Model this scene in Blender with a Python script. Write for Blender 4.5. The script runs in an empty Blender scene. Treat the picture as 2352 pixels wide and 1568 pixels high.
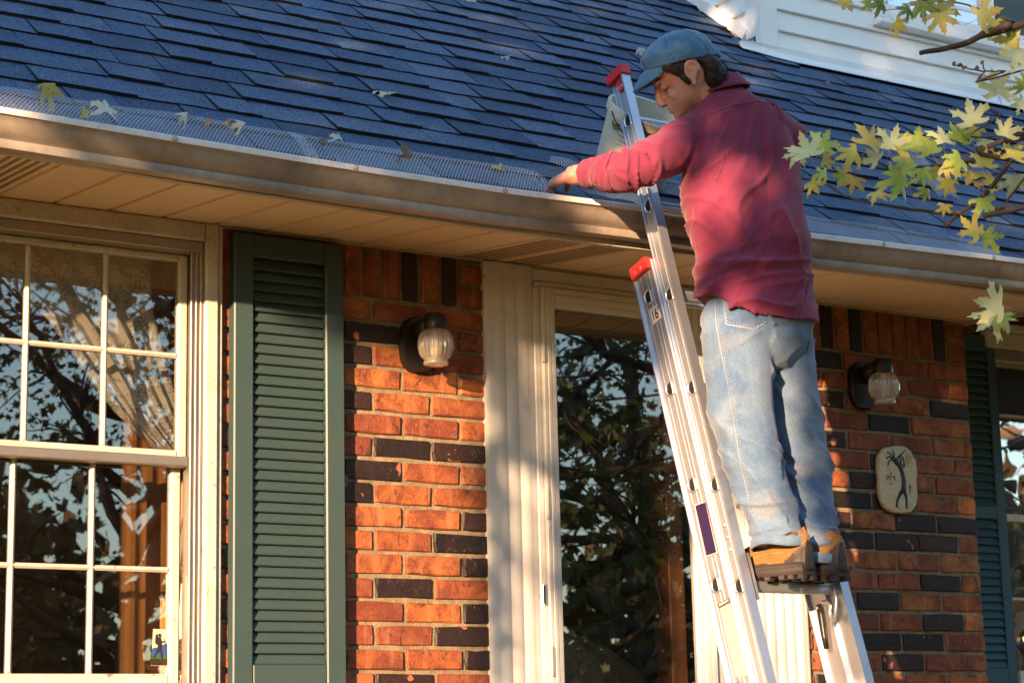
import bpy, bmesh, math, random
import numpy as np
from mathutils import Vector, Matrix, noise
from mathutils.bvhtree import BVHTree
R = math.radians
random.seed(7); rng = np.random.default_rng(7)
S = bpy.context.scene
C = S.collection

# ---------------------------------------------------------------- camera
CAM = Vector((-3.0207, -5.4954, -1.4153))
FPX, YAW, PIT, ROL = 4689.8, 0.569819, 0.200312, -0.023632      # pixels of a 2352 px wide frame
FW = Vector((math.sin(YAW)*math.cos(PIT), math.cos(YAW)*math.cos(PIT), math.sin(PIT)))
_r = Vector((math.cos(YAW), -math.sin(YAW), 0)); _u = _r.cross(FW)
RT = _r*math.cos(ROL)+_u*math.sin(ROL)
UP = -_r*math.sin(ROL)+_u*math.cos(ROL)
cd = bpy.data.cameras.new('camera'); cam = bpy.data.objects.new('camera', cd); C.objects.link(cam)
cam.matrix_world = Matrix(((RT.x, UP.x, -FW.x, CAM.x), (RT.y, UP.y, -FW.y, CAM.y), (RT.z, UP.z, -FW.z, CAM.z), (0, 0, 0, 1)))
cd.sensor_width = 36; cd.lens = FPX/2352*36; cd.clip_start = .05; cd.clip_end = 2000
cd.dof.use_dof = True; cd.dof.focus_distance = 6.1; cd.dof.aperture_fstop = 7.1
S.camera = cam
# ---------------------------------------------------------------- sky, sun, exposure
SUN_AZ, SUN_EL = R(55), R(10)     # left of the wall's outward normal, above the horizon
TO_SUN = Vector((-math.sin(SUN_AZ)*math.cos(SUN_EL), -math.cos(SUN_AZ)*math.cos(SUN_EL), math.sin(SUN_EL)))
W = bpy.data.worlds.new('World'); S.world = W; W.use_nodes = True
wn = W.node_tree; bg = wn.nodes['Background']
sk = wn.nodes.new('ShaderNodeTexSky'); sk.sky_type = 'NISHITA'; sk.sun_disc = False
sk.sun_elevation = SUN_EL; sk.sun_rotation = math.atan2(TO_SUN.x, TO_SUN.y)
sk.air_density = 1.0; sk.dust_density = .1; sk.ozone_density = 1.0
wn.links.new(sk.outputs[0], bg.inputs[0]); bg.inputs[1].default_value = .15
sl = bpy.data.lights.new('sun', 'SUN'); so = bpy.data.objects.new('sun', sl); C.objects.link(so)
sl.energy = 4.9; sl.angle = R(.53); sl.color = (1, .62, .35)
so.rotation_euler = TO_SUN.to_track_quat('Z', 'Y').to_euler(); so.location = TO_SUN*40
S.view_settings.view_transform = 'Standard'; S.view_settings.look = 'None'
S.view_settings.exposure = 1.8; S.view_settings.gamma = 1
S.cycles.use_denoising = True
S.cycles.max_bounces = 8; S.cycles.diffuse_bounces = 4; S.cycles.glossy_bounces = 4; S.cycles.transmission_bounces = 6; S.cycles.transparent_max_bounces = 16
S.cycles.caustics_reflective = False; S.cycles.caustics_refractive = False; S.cycles.sample_clamp_indirect = 6
GZ = -2.3                        # ground level; z = 0 is the underside of the soldier course

# ---------------------------------------------------------------- picking points
def rayd(x, y): return (FW*FPX+RT*(x-1176)-UP*(y-784)).normalized()
def at(x, y, Y):                 # point on the vertical plane at distance Y from the brick face
    d = rayd(x, y); return CAM+d*((Y-CAM.y)/d.y)
def atd(x, y, dist): d = rayd(x, y); return CAM+d*(dist/d.dot(FW))
def px(p): d = Vector(p)-CAM; return 1176+FPX*d.dot(RT)/d.dot(FW), 784-FPX*d.dot(UP)/d.dot(FW)
RT39 = math.tan(R(39)); RYE, RZE = -.63, .215
RN = Vector((0, -math.sin(R(39)), math.cos(R(39)))); RS = Vector((0, math.cos(R(39)), math.sin(R(39))))
def atroof(x, y, h=0.012):
    d = rayd(x, y); p0 = Vector((0, RYE, RZE))+RN*h
    return CAM+d*((p0-CAM).dot(RN)/d.dot(RN))
def interp(x, pts): return float(np.interp(x, [p[0] for p in pts], [p[1] for p in pts]))

# ---------------------------------------------------------------- objects
def wm(o):
    m = o.matrix_basis.copy()
    return wm(o.parent) @ o.matrix_parent_inverse @ m if o.parent else m
def adopt(o, p):
    if p is not None:
        o.parent = p; o.matrix_parent_inverse = wm(p).inverted()
    return o
def tag(o, label=None, cat=None, group=None, kind=None):
    for k, v in (('label', label), ('category', cat), ('group', group), ('kind', kind)):
        if v: o[k] = v
    return o
def empty(name, loc, label=None, cat=None, group=None):
    o = bpy.data.objects.new(name, None); C.objects.link(o); o.location = loc; o.empty_display_size = .1
    return tag(o, label, cat, group)
def link(name, me, parent=None, loc=None, rot=None, scale=None):
    o = bpy.data.objects.new(name, me); C.objects.link(o)
    if loc is not None: o.location = loc
    if rot is not None: o.rotation_euler = rot
    if scale is not None: o.scale = scale
    return adopt(o, parent)
class MB:                        # mesh builder: collects verts and faces
    def __init__(s): s.v = []; s.f = []; s.mi = []; s.m = 0
    def add(s, vs, fs):
        n = len(s.v); s.v += [tuple(v) for v in vs]; s.f += [tuple(i+n for i in f) for f in fs]; s.mi += [s.m]*len(fs); return s
    def box(s, x0, x1, y0, y1, z0, z1, M=None):
        vs = [Vector(p) for p in ((x0,y0,z0),(x1,y0,z0),(x1,y1,z0),(x0,y1,z0),(x0,y0,z1),(x1,y0,z1),(x1,y1,z1),(x0,y1,z1))]
        if M: vs = [M @ v for v in vs]
        return s.add(vs, [(0,3,2,1),(4,5,6,7),(0,1,5,4),(1,2,6,5),(2,3,7,6),(3,0,4,7)])
    def bbox(s, x0, x1, y0, y1, z0, z1, b=.004, M=None):   # box with bevelled front (-y) face
        o = [(x0,y1,z0),(x1,y1,z0),(x1,y1,z1),(x0,y1,z1)]
        m = [(x0,y0+b,z0),(x1,y0+b,z0),(x1,y0+b,z1),(x0,y0+b,z1)]
        f = [(x0+b,y0,z0+b),(x1-b,y0,z0+b),(x1-b,y0,z1-b),(x0+b,y0,z1-b)]
        vs = [Vector(p) for p in o+m+f]
        if M: vs = [M @ v for v in vs]
        fs = [(3,2,1,0),(8,9,10,11)]
        for i in range(4):
            j = (i+1) % 4; fs += [(i, j, 4+j, 4+i), (4+i, 4+j, 8+j, 8+i)]
        return s.add(vs, fs)
    def loft(s, rings, cap=True, closed=True):
        n = len(rings[0]); vs = [p for r in rings for p in r]; fs = []
        for i in range(len(rings)-1):
            for j in range(n if closed else n-1):
                k = (j+1) % n; fs.append((i*n+j, i*n+k, (i+1)*n+k, (i+1)*n+j))
        if cap and closed: fs += [tuple(range(n-1, -1, -1)), tuple((len(rings)-1)*n+j for j in range(n))]
        return s.add(vs, fs)
    def tube(s, pts, rad, n=8, flat=1.0, cap=True):
        pts = [Vector(p) for p in pts]
        if not hasattr(rad, '__len__'): rad = [rad]*len(pts)
        t0 = (pts[1]-pts[0]).normalized(); u = t0.orthogonal().normalized(); rings = []
        for i, p in enumerate(pts):
            t = (pts[min(i+1, len(pts)-1)]-pts[max(i-1, 0)]).normalized()
            u = (u-t*u.dot(t)).normalized(); w = t.cross(u)
            rings.append([p+(u*math.cos(a)+w*math.sin(a)*flat)*rad[i] for a in (2*math.pi*j/n for j in range(n))])
        return s.loft(rings, cap)
    def ball(s, c, r, n=12, m=8, M=None):
        c = Vector(c); r = Vector((r, r, r)) if not hasattr(r, '__len__') else Vector(r); rings = []
        for i in range(1, m):
            a = math.pi*i/m
            rings.append([Vector((r.x*math.sin(a)*math.cos(2*math.pi*j/n), r.y*math.sin(a)*math.sin(2*math.pi*j/n), r.z*math.cos(a))) for j in range(n)])
        vs = [Vector((0, 0, r.z))]+[p for q in rings for p in q]+[Vector((0, 0, -r.z))]
        fs = []
        for j in range(n): fs.append((0, 1+j, 1+(j+1) % n)); fs.append((len(vs)-1, 1+(m-2)*n+(j+1) % n, 1+(m-2)*n+j))
        for i in range(m-2):
            for j in range(n): k = (j+1) % n; fs.append((1+i*n+j, 1+(i+1)*n+j, 1+(i+1)*n+k, 1+i*n+k))
        return s.add([c+((M @ v) if M else v) for v in vs], fs)
    def prism(s, poly, f0, f1):            # polygon (2D) mapped by two functions to front and back
        n = len(poly); vs = [f0(p) for p in poly]+[f1(p) for p in poly]
        fs = [tuple(range(n)), tuple(range(2*n-1, n-1, -1))]+[(i, n+i, n+(i+1) % n, (i+1) % n) for i in range(n)]
        return s.add(vs, fs)
    def mesh(s, name, mats, smooth=False):
        me = bpy.data.meshes.new(name); me.from_pydata(s.v, [], s.f)
        for m in (mats if isinstance(mats, (list, tuple)) else [mats]): me.materials.append(m)
        if max(s.mi, default=0) > 0: me.polygons.foreach_set('material_index', s.mi)
        if smooth: me.polygons.foreach_set('use_smooth', [True]*len(me.polygons))
        bm = bmesh.new(); bm.from_mesh(me); bmesh.ops.recalc_face_normals(bm, faces=bm.faces); bm.to_mesh(me); bm.free()
        me.update(); return me
    def obj(s, name, mats, parent=None, smooth=False): return link(name, s.mesh(name, mats, smooth), parent)
def sweep_x(prof, xs, zf=None, closed=False):   # profile of (y,z), swept along X with z offset per x
    mb = MB(); mb.loft([[(x, y, z+(zf(x) if zf else 0)) for y, z in prof] for x in xs], cap=closed, closed=closed); return mb
def sweep_z(prof, z0, z1, closed=True):
    mb = MB(); mb.loft([[(x, y, z) for x, y in prof] for z in (z0, z1)], cap=closed, closed=closed); return mb
def shade_auto(o, ang=35):
    me = o.data
    me.polygons.foreach_set('use_smooth', [True]*len(me.polygons))
    bm = bmesh.new(); bm.from_mesh(me)
    for e in bm.edges:
        if len(e.link_faces) == 2 and e.calc_face_angle(0) > R(ang): e.smooth = False
    bm.to_mesh(me); bm.free(); return o

# ---------------------------------------------------------------- materials
def newmat(name):
    m = bpy.data.materials.new(name); m.use_nodes = True; nt = m.node_tree
    return m, nt, nt.nodes['Principled BSDF'], nt.nodes['Material Output']
def nd(nt, t, pr=None, **ins):
    n = nt.nodes.new('ShaderNode'+t)
    for k, v in (pr or {}).items(): setattr(n, k, v)
    for k, v in ins.items():
        k = k.replace('_', ' ')
        s_ = n.inputs[int(k[1:])] if k[0] == 'i' and k[1:].isdigit() else n.inputs[k]
        if isinstance(v, bpy.types.NodeSocket): nt.links.new(v, s_)
        elif hasattr(v, '__len__') and len(v) == 3 and s_.type == 'RGBA': s_.default_value = (*v, 1)
        else: s_.default_value = v
    return n
def ramp(nt, fac, stops, interp='LINEAR'):
    n = nt.nodes.new('ShaderNodeValToRGB'); n.color_ramp.interpolation = interp
    e = n.color_ramp.elements
    while len(e) < len(stops): e.new(.5)
    for el, (p, c) in zip(e, stops):
        el.position = p; el.color = (*c, 1) if hasattr(c, '__len__') else (c, c, c, 1)
    nt.links.new(fac, n.inputs[0]); return n.outputs[0]
def mix(nt, f, a, b, mode='MIX'):
    n = nt.nodes.new('ShaderNodeMix'); n.data_type = 'RGBA'; n.blend_type = mode
    for s_, v in ((n.inputs[0], f), (n.inputs[6], a), (n.inputs[7], b)):
        if isinstance(v, bpy.types.NodeSocket): nt.links.new(v, s_)
        elif hasattr(v, '__len__'): s_.default_value = (*v, 1)
        else: s_.default_value = v if s_.type == 'VALUE' else (v, v, v, 1)
    return n.outputs[2]
def math_(nt, op, a, b=0.0, c=0.0):
    n = nt.nodes.new('ShaderNodeMath'); n.operation = op
    for s_, v in zip(n.inputs, (a, b, c)):
        if isinstance(v, bpy.types.NodeSocket): nt.links.new(v, s_)
        else: s_.default_value = v
    return n.outputs[0]
def coords(nt, rnd=True, scale=(1, 1, 1), world=False):
    if world: v = nd(nt, 'NewGeometry').outputs['Position']
    else: v = nd(nt, 'TexCoord').outputs['Object']
    if rnd:
        r = nd(nt, 'ObjectInfo').outputs['Random']
        k = math_(nt, 'MULTIPLY', r, 37.0)
        v = nd(nt, 'VectorMath', {'operation': 'ADD'}, i0=v, i1=nd(nt, 'CombineXYZ', X=k, Y=k, Z=k).outputs[0]).outputs[0]
    if scale != (1, 1, 1): v = nd(nt, 'VectorMath', {'operation': 'MULTIPLY'}, i0=v, i1=scale).outputs[0]
    return v
def nz(nt, v, sc, det=4, rough=.55, dist=0, out='Fac'):
    return nd(nt, 'TexNoise', None, Vector=v, Scale=sc, Detail=det, Roughness=rough, Distortion=dist).outputs[out]
def bump(nt, b, h, strength=.3, dist=.002):
    nt.links.new(nd(nt, 'Bump', None, Height=h, Strength=strength, Distance=dist).outputs[0], b.inputs['Normal'])
def setb(nt, b, **k):
    for n, v in k.items():
        n = n.replace('_', ' ')
        if isinstance(v, bpy.types.NodeSocket): nt.links.new(v, b.inputs[n])
        elif hasattr(v, '__len__') and len(v) == 3: b.inputs[n].default_value = (*v, 1)
        else: b.inputs[n].default_value = v
def paint(name, col, rough=.5, dirt=.25, dcol=None, sc=9, metal=0, bscale=60, bs=.12, rnd=True, spec=.4, grain=(1, 1, 1), mott=.12, chip=None):
    m, nt, b, o = newmat(name); v = coords(nt, rnd, world=not rnd, scale=grain)
    d = ramp(nt, nz(nt, v, sc, 6, .62), [(.42, 0), (.75, 1)])
    dc = dcol or tuple(c*.55 for c in col)
    f = ramp(nt, nz(nt, v, sc*9, 3), [(.3, 1-mott), (.7, 1+mott*.6)])
    c = mix(nt, math_(nt, 'MULTIPLY', d, dirt), col, dc)
    c = mix(nt, 1.0, c, f, 'MULTIPLY')
    if chip: c = mix(nt, math_(nt, 'MULTIPLY', ramp(nt, nz(nt, v, chip[2], 5, .7), [(chip[1], 0), (chip[1]+.02, 1)]), ramp(nt, nz(nt, v, 6, 2), [(.4, 0), (.55, 1)])), c, chip[0])
    setb(nt, b, Base_Color=c, Roughness=rough, Metallic=metal, Specular_IOR_Level=spec)
    if bs: bump(nt, b, nz(nt, v, bscale, 4), bs, .002)
    return m
def m_brick(name, dark):
    m, nt, b, o = newmat(name); v = coords(nt); rnd = nd(nt, 'ObjectInfo').outputs['Random']
    n1 = nz(nt, v, 11, 7, .72, .6); n2 = nz(nt, v, 120, 4, .7); n3 = nz(nt, v, 6, 3, .5, .6)
    streak = nz(nt, nd(nt, 'VectorMath', {'operation': 'MULTIPLY'}, i0=v, i1=(26, 1, 3)).outputs[0], 1, 3)
    if not dark:
        base = ramp(nt, rnd, [(0, (.36, .118, .034)), (.2, (.44, .165, .048)), (.35, (.25, .068, .030)), (.5, (.40, .128, .036)), (.65, (.29, .08, .034)), (.8, (.42, .17, .065)), (.9, (.18, .05, .03)), (1, (.32, .10, .042))])
        c = mix(nt, ramp(nt, n1, [(.40, 0), (.58, .9)]), base, (.15, .038, .022))
        c = mix(nt, ramp(nt, streak, [(.55, 0), (.72, .45)]), c, (.5, .21, .10))
        c = mix(nt, ramp(nt, n2, [(.60, 0), (.72, .6)]), c, (.55, .34, .22))
        c = mix(nt, ramp(nt, nz(nt, v, 23, 4, .6, 1.5), [(.60, 0), (.66, .75)]), c, (.045, .027, .025))
        rg = .62
    else:
        base = ramp(nt, rnd, [(0, (.012, .009, .010)), (.5, (.020, .013, .014)), (1, (.042, .020, .017))])
        c = mix(nt, ramp(nt, n1, [(.5, 0), (.8, .55)]), base, (.06, .026, .02))
        c = mix(nt, ramp(nt, n2, [(.62, 0), (.72, .5)]), c, (.25, .14, .09))
        ang = nd(nt, 'VectorRotate', {'rotation_type': 'Y_AXIS'}, Vector=v, Angle=.6).outputs[0]
        s1 = nz(nt, nd(nt, 'VectorMath', {'operation': 'MULTIPLY'}, i0=ang, i1=(420, 420, 30)).outputs[0], 1, 2)
        s2 = nz(nt, nd(nt, 'VectorMath', {'operation': 'MULTIPLY'}, i0=ang, i1=(28, 420, 380)).outputs[0], 1, 2)
        sc_ = math_(nt, 'MULTIPLY', math_(nt, 'ADD', ramp(nt, s1, [(.66, 0), (.72, .6)]), ramp(nt, s2, [(.68, 0), (.74, .6)])), ramp(nt, n3, [(.42, 0), (.62, 1)]))
        c = mix(nt, sc_, c, (.30, .19, .13))
        c = mix(nt, ramp(nt, nz(nt, v, 17, 2, .4, .8), [(.70, 0), (.72, 1)]), c, (.38, .13, .07))
        rg = .42
    setb(nt, b, Base_Color=c, Roughness=rg, Specular_IOR_Level=.35)
    bump(nt, b, mix(nt, .5, n1, n2), .85, .006); return m
def m_mortar():
    m, nt, b, o = newmat('mortar'); v = coords(nt, False, world=True)
    c = mix(nt, ramp(nt, nz(nt, v, 30, 6), [(.3, 0), (.7, 1)]), (.20, .155, .10), (.36, .29, .19))
    c = mix(nt, ramp(nt, nz(nt, v, 7, 4), [(.5, 0), (.8, .6)]), c, (.12, .10, .075))
    setb(nt, b, Base_Color=c, Roughness=.95, Specular_IOR_Level=.1); bump(nt, b, nz(nt, v, 160, 5, .7), .9, .006); return m
def m_shingle():
    m, nt, b, o = newmat('asphalt_shingle'); v = coords(nt); rnd = nd(nt, 'ObjectInfo').outputs['Random']
    g = nz(nt, v, 190, 3, .8)
    tone = ramp(nt, rnd, [(0, (.022, .050, .105)), (.4, (.038, .076, .150)), (.8, (.050, .092, .172)), (1, (.072, .112, .185))])
    c = mix(nt, ramp(nt, g, [(.40, 0), (.50, .5), (.60, 1)]), mix(nt, 1.0, tone, .22, 'MULTIPLY'), mix(nt, 1.0, tone, 2.1, 'MULTIPLY'))
    c = mix(nt, ramp(nt, nz(nt, v, 300, 2), [(.68, 0), (.74, .8)]), c, (.38, .42, .47))
    c = mix(nt, ramp(nt, nz(nt, v, 5, 4), [(.45, 0), (.75, .5)]), c, (.032, .05, .085))
    setb(nt, b, Base_Color=c, Roughness=.82, Specular_IOR_Level=.35)
    bump(nt, b, g, .7, .003); return m
def m_glass(name, refl=.22, tint=(.93, .95, .93), wav=.02):
    m, nt, b, o = newmat(name); nt.nodes.remove(b)
    v = coords(nt, False, world=True)
    bp = nd(nt, 'Bump', None, Height=nz(nt, v, 3.2, 2, .5), Strength=wav, Distance=.05).outputs[0]
    gl = nd(nt, 'BsdfGlossy', None, Color=(1, 1, 1), Roughness=.004, Normal=bp)
    tr = nd(nt, 'BsdfTransparent', None, Color=tint)
    fr = nd(nt, 'LayerWeight', None, Blend=.35).outputs['Fresnel']
    f = math_(nt, 'ADD', math_(nt, 'MULTIPLY', fr, .7), refl)
    dust = ramp(nt, nz(nt, v, 260, 2), [(.74, 0), (.78, .25)])
    f = nd(nt, 'Clamp', None, Value=f).outputs[0]
    mx = nd(nt, 'MixShader', None, Fac=f); nt.links.new(tr.outputs[0], mx.inputs[1]); nt.links.new(gl.outputs[0], mx.inputs[2])
    df = nd(nt, 'BsdfDiffuse', None, Color=(.6, .55, .5)); m2 = nd(nt, 'MixShader', None, Fac=dust)
    nt.links.new(mx.outputs[0], m2.inputs[1]); nt.links.new(df.outputs[0], m2.inputs[2]); nt.links.new(m2.outputs[0], o.inputs[0]); return m
def m_leaf(name, c1, c2, edge):
    m, nt, b, o = newmat(name); v = coords(nt)
    g = nd(nt, 'TexCoord').outputs['Object']; rnd = nd(nt, 'ObjectInfo').outputs['Random']
    dist = nd(nt, 'VectorMath', {'operation': 'LENGTH'}, i0=g).outputs['Value']
    c = mix(nt, ramp(nt, nz(nt, v, 14, 3), [(.35, 0), (.65, 1)]), c1, c2)
    c = mix(nt, math_(nt, 'MULTIPLY', ramp(nt, dist, [(.03, 0), (.075, 1)]), ramp(nt, nz(nt, v, 22, 3), [(.4, .15), (.65, .9)])), c, edge)
    c = mix(nt, ramp(nt, nz(nt, v, 45, 2), [(.68, 0), (.74, .6)]), c, (.22, .10, .02))
    sp_ = nd(nt, 'SeparateXYZ', None, Vector=g); an = math_(nt, 'ARCTAN2', sp_.outputs[0], sp_.outputs[1]); dm_ = None
    for a0 in (0, .82, -.82, 1.45, -1.45):
        q_ = math_(nt, 'ABSOLUTE', math_(nt, 'SUBTRACT', an, a0)); dm_ = q_ if dm_ is None else math_(nt, 'MINIMUM', dm_, q_)
    c = mix(nt, ramp(nt, math_(nt, 'MULTIPLY', math_(nt, 'MULTIPLY', dm_, dist), 100), [(.08, .55), (.16, 0)]), c, (.62, .60, .34))
    c = mix(nt, 1.0, c, ramp(nt, rnd, [(0, .75), (1, 1.15)]), 'MULTIPLY')
    setb(nt, b, Base_Color=c, Roughness=.45, Specular_IOR_Level=.35)
    tl = nd(nt, 'BsdfTranslucent', None, Color=c); mx = nd(nt, 'MixShader', None, Fac=.42)
    nt.links.new(b.outputs[0], mx.inputs[1]); nt.links.new(tl.outputs[0], mx.inputs[2]); nt.links.new(mx.outputs[0], o.inputs[0])
    bump(nt, b, nz(nt, v, 90, 3), .2, .002); return m
def m_metal(name, col=(.78, .78, .8), rough=.34, brushed=(1, 1, 1), dirt=.2):
    m, nt, b, o = newmat(name); v = coords(nt, False, scale=brushed, world=True)
    n = nz(nt, v, 40, 5, .6); s_ = nz(nt, coords(nt, False, world=True), 6, 5, .65)
    c = mix(nt, math_(nt, 'MULTIPLY', ramp(nt, s_, [(.45, 0), (.75, 1)]), dirt), col, tuple(x*.6 for x in col))
    setb(nt, b, Base_Color=c, Metallic=.85, Roughness=math_(nt, 'MULTIPLY_ADD', n, .2, rough-.1)); bump(nt, b, n, .04, .001); return m
def m_cloth(name, stops, weave=700, rough=.85, fade=None, bs=.25, sc=5, sheen=.25, crease=0):
    m, nt, b, o = newmat(name); v = coords(nt, False)
    c = ramp(nt, nz(nt, v, sc, 5, .6, .5), stops)
    if fade: c = mix(nt, ramp(nt, nz(nt, v, 30, 5, .7), [(.45, 0), (.7, .55)]), c, fade)
    w = nz(nt, v, weave, 2, .8)
    c = mix(nt, 1.0, c, ramp(nt, w, [(.3, .72), (.7, 1.25)]), 'MULTIPLY')
    setb(nt, b, Base_Color=c, Roughness=rough, Specular_IOR_Level=.2, Sheen_Weight=sheen, Sheen_Roughness=.5)
    if crease:
        cv = nd(nt, 'TexNoise', {'noise_type': 'RIDGED_MULTIFRACTAL'}, Vector=nd(nt, 'VectorMath', {'operation': 'MULTIPLY'}, i0=v, i1=(1, 1, .6)).outputs[0], Scale=9.0, Detail=3.0, Roughness=.5, Distortion=.7).outputs[0]
        bump(nt, b, math_(nt, 'MULTIPLY_ADD', cv, crease, mix(nt, .25, nz(nt, v, 28, 4, .6, .6), w)), bs, .006)
    else: bump(nt, b, mix(nt, .25, nz(nt, v, 28, 4, .6, .6), w), bs, .004)
    return m

BRICK, BRICKD, MORTAR, SHING = m_brick('brick_red', 0), m_brick('brick_dark', 1), m_mortar(), m_shingle()
WHITE = paint('white_paint', (.74, .70, .62), .45, .3, (.5, .44, .33), 5)
WHITE2 = paint('weathered_white_paint', (.60, .56, .49), .5, .4, (.30, .24, .17), 9, rnd=False, chip=((.22, .15, .09), .63, 38))
SIDING = paint('vinyl_siding', (.88, .86, .82), .42, .05, sc=2, bs=.0, mott=.015)
FLASH = paint('painted_flashing', (.83, .84, .86), .3, .1, sc=6, bs=.0, mott=.03)
GUTTER = paint('gutter_enamel', (.37, .325, .27), .38, .85, (.16, .13, .10), 4, rnd=False, grain=(1, 1, .5), spec=.5)
GLIP = paint('gutter_lip_enamel', (.78, .77, .76), .35, .3, (.4, .36, .3), 9, rnd=False)  # gutter enamel made paler and bluer, sky light on the lip painted in
FASC = paint('fascia_paint', (.50, .46, .35), .5, .35, (.2, .17, .11), 8, rnd=False, grain=(.6, 1, 3), chip=((.03, .025, .02), .64, 30))
SOFF = paint('soffit_vinyl', (.76, .58, .34), .5, .1, sc=4, bs=.0, mott=.03)
HOLE = paint('vent_dark', (.11, .07, .035), .9, 0, bs=0)
GREEN = paint('shutter_paint', (.036, .068, .070), .42, .2, (.07, .08, .065), 7, bscale=35, bs=.12, rnd=False, mott=.06)
ALU = m_metal('aluminium_mill', (.60, .64, .71), .34, (1, 1, 12))
ALUD = m_metal('window_track_aluminium', (.40, .36, .31), .5, (8, 1, 1), .5)
MESHM = paint('expanded_metal', (.60, .63, .69), .4, .1, metal=.4, bs=0)
BLACK = paint('black_plastic', (.014, .013, .013), .35, .15, (.05, .045, .04), 12, bs=.08)
RED = paint('red_plastic', (.62, .03, .035), .35, .15, bs=.05)
WOOD = paint('stained_wood', (.42, .14, .03), .4, .5, (.24, .07, .015), 14, rnd=False, grain=(6, 6, .7))
ROOM = paint('room_wall', (.34, .24, .14), .8, .3, rnd=False)
BARK = paint('bark', (.085, .062, .05), .85, .6, (.03, .024, .02), 30, bscale=70, bs=.7)
TWIG = paint('twig_bark', (.11, .06, .06), .7, .4, (.05, .03, .04), 40, bs=.3)
GLASS = m_glass('window_glass', .15, wav=.006); GLASSD = m_glass('storm_door_glass', .17, wav=.006)
# ================================================================ SETTING
m, nt, b, o_ = newmat('dry_lawn'); v = coords(nt, False, world=True)
c = mix(nt, ramp(nt, nz(nt, v, 1.1, 6), [(.35, 0), (.65, 1)]), (.20, .13, .055), (.10, .10, .03))
c = mix(nt, ramp(nt, nz(nt, v, 14, 5, .7), [(.5, 0), (.62, .8)]), c, (.28, .14, .045))
setb(nt, b, Base_Color=c, Roughness=.95, Specular_IOR_Level=.1); bump(nt, b, nz(nt, v, 40, 5), .8, .03); LAWN = m
g = MB(); n = 40
gx = [-400*(1-i/20)**3 if i < 20 else 400*((i-20)/20)**3 for i in range(41)]
g.add([(x, y, GZ+(.25*noise.noise((x*.08, y*.08, 0)) if max(abs(x), abs(y)) > 9 else 0)) for y in gx for x in gx], [(j*41+i, j*41+i+1, (j+1)*41+i+1, (j+1)*41+i) for j in range(40) for i in range(40)])
tag(g.obj('ground', LAWN), kind='structure')
# ================================================================ HOUSE
house = empty('house', (0, 0, GZ), 'brick house with blue shingled roof, white dormer, dark shutters and storm door', 'house')
CH, PITCH, JT = .0721, .20818, .0125        # course height, brick pitch, mortar joint
XL, XR = -.0177, 2.554
# ---- mortar body of the walls (front faces 8 mm behind the bricks)
wall = MB()
wall.box(-.540, .3995, .008, .20, GZ, .20).box(1.686, XR-.006, .008, .20, GZ, .20)
wall.box(-2.9, -.540, .02, .20, GZ, -1.33)
wall.box(-2.9, -2.15, .021, .20, -1.33, .20)
wall.box(-2.15, -.540, .021, .20, .155, .20)
wall.box(.3995, 1.686, .03, .20, .165, .20)
wall.box(XR-.12, XR-.007, .20, .58, GZ, .20)
wall.box(XR-.12, 4.6, .588, .75, GZ, .46)
WALL = wall.obj('brick_wall', MORTAR, house)
def brick_mesh(w, h, d, mat, seed):
    r = random.Random(seed); j = lambda a: r.uniform(-a, a); b = .0035
    x, z = w/2, h/2
    mb = MB()
    back = [(-x, d, -z), (x, d, -z), (x, d, z), (-x, d, z)]
    # outer rim of 8 points, chipped corners
    def rim(k, y, a): 
        pts = []
        for sx, sz in ((-1, -1), (0, -1), (1, -1), (1, 0), (1, 1), (0, 1), (-1, 1), (-1, 0)):
            pts.append((sx*(x-k)+j(a)+(-sx*r.choice((0, 0, 0, .006)) if sx and sz else 0), y+j(.0008), sz*(z-k)+j(a)+(-sz*r.choice((0, 0, .002)))))
        return pts
    o = rim(0, .0045, .0018); f = rim(b, 0, .0018)
    vs = back+o+f; fs = [(3, 2, 1, 0), tuple(range(12, 20))]
    for i in range(8): k = (i+1) % 8; fs.append((4+i, 4+k, 12+k, 12+i))
    fs += [(0, 1, 6, 5, 4), (1, 2, 8, 7, 6), (2, 3, 10, 9, 8), (3, 0, 4, 11, 10)]
    mb.add(vs, fs); return mb.mesh('brick', mat)
_bm = {}
def bmesh_for(w, h, dark):
    w = round(w, 3); h = round(h, 3); k = (w, h, dark)
    if k not in _bm: _bm[k] = [brick_mesh(w, h, .085, BRICKD if dark else BRICK, hash(k) % 1000+i) for i in range(4)]
    return random.choice(_bm[k])
def put_brick(x0, x1, z0, z1, dark, Y=0., parent=WALL):
    w, h = x1-x0-JT, z1-z0-JT
    link('brick', bmesh_for(w, h, dark), parent, ((x0+x1)/2, Y+random.uniform(-.0025, .0015), (z0+z1)/2),
         (random.gauss(0, .006), random.gauss(0, .004), random.gauss(0, .006)))
DARKL = {1: [(-1, 1)], 2: [(-2, 0)], 4: [(-2, 0)], 6: [(0, 2), (2, 4)], 7: [(-1, 1)], 8: [(-2, 0)], 9: [(3, 4)], 10: [(2, 4)], 11: [(3, 4)], 12: [(0, 2)],
         13: [(3, 4)], 14: [(2, 4)], 15: [(3, 4)], 16: [(0, 2)], 18: [(2, 4)]}
hp = PITCH/2
for row in range(20):
    z1, z0 = -row*CH, -(row+1)*CH
    ks = list(range(-4, 5, 2)) if row % 2 == 0 else [-5, -3, -1, 1, 3, 4]
    if row % 2 == 0: ks = [-5]+ks
    for a, b_ in zip(ks, ks[1:]):
        x0, x1 = max(XL+a*hp, -.536), min(XL+b_*hp, .3985)
        put_brick(x0, x1, z0, z1, (a, b_) in DARKL.get(row, ()) or (b_ <= -1 and random.random() < .12))
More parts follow.
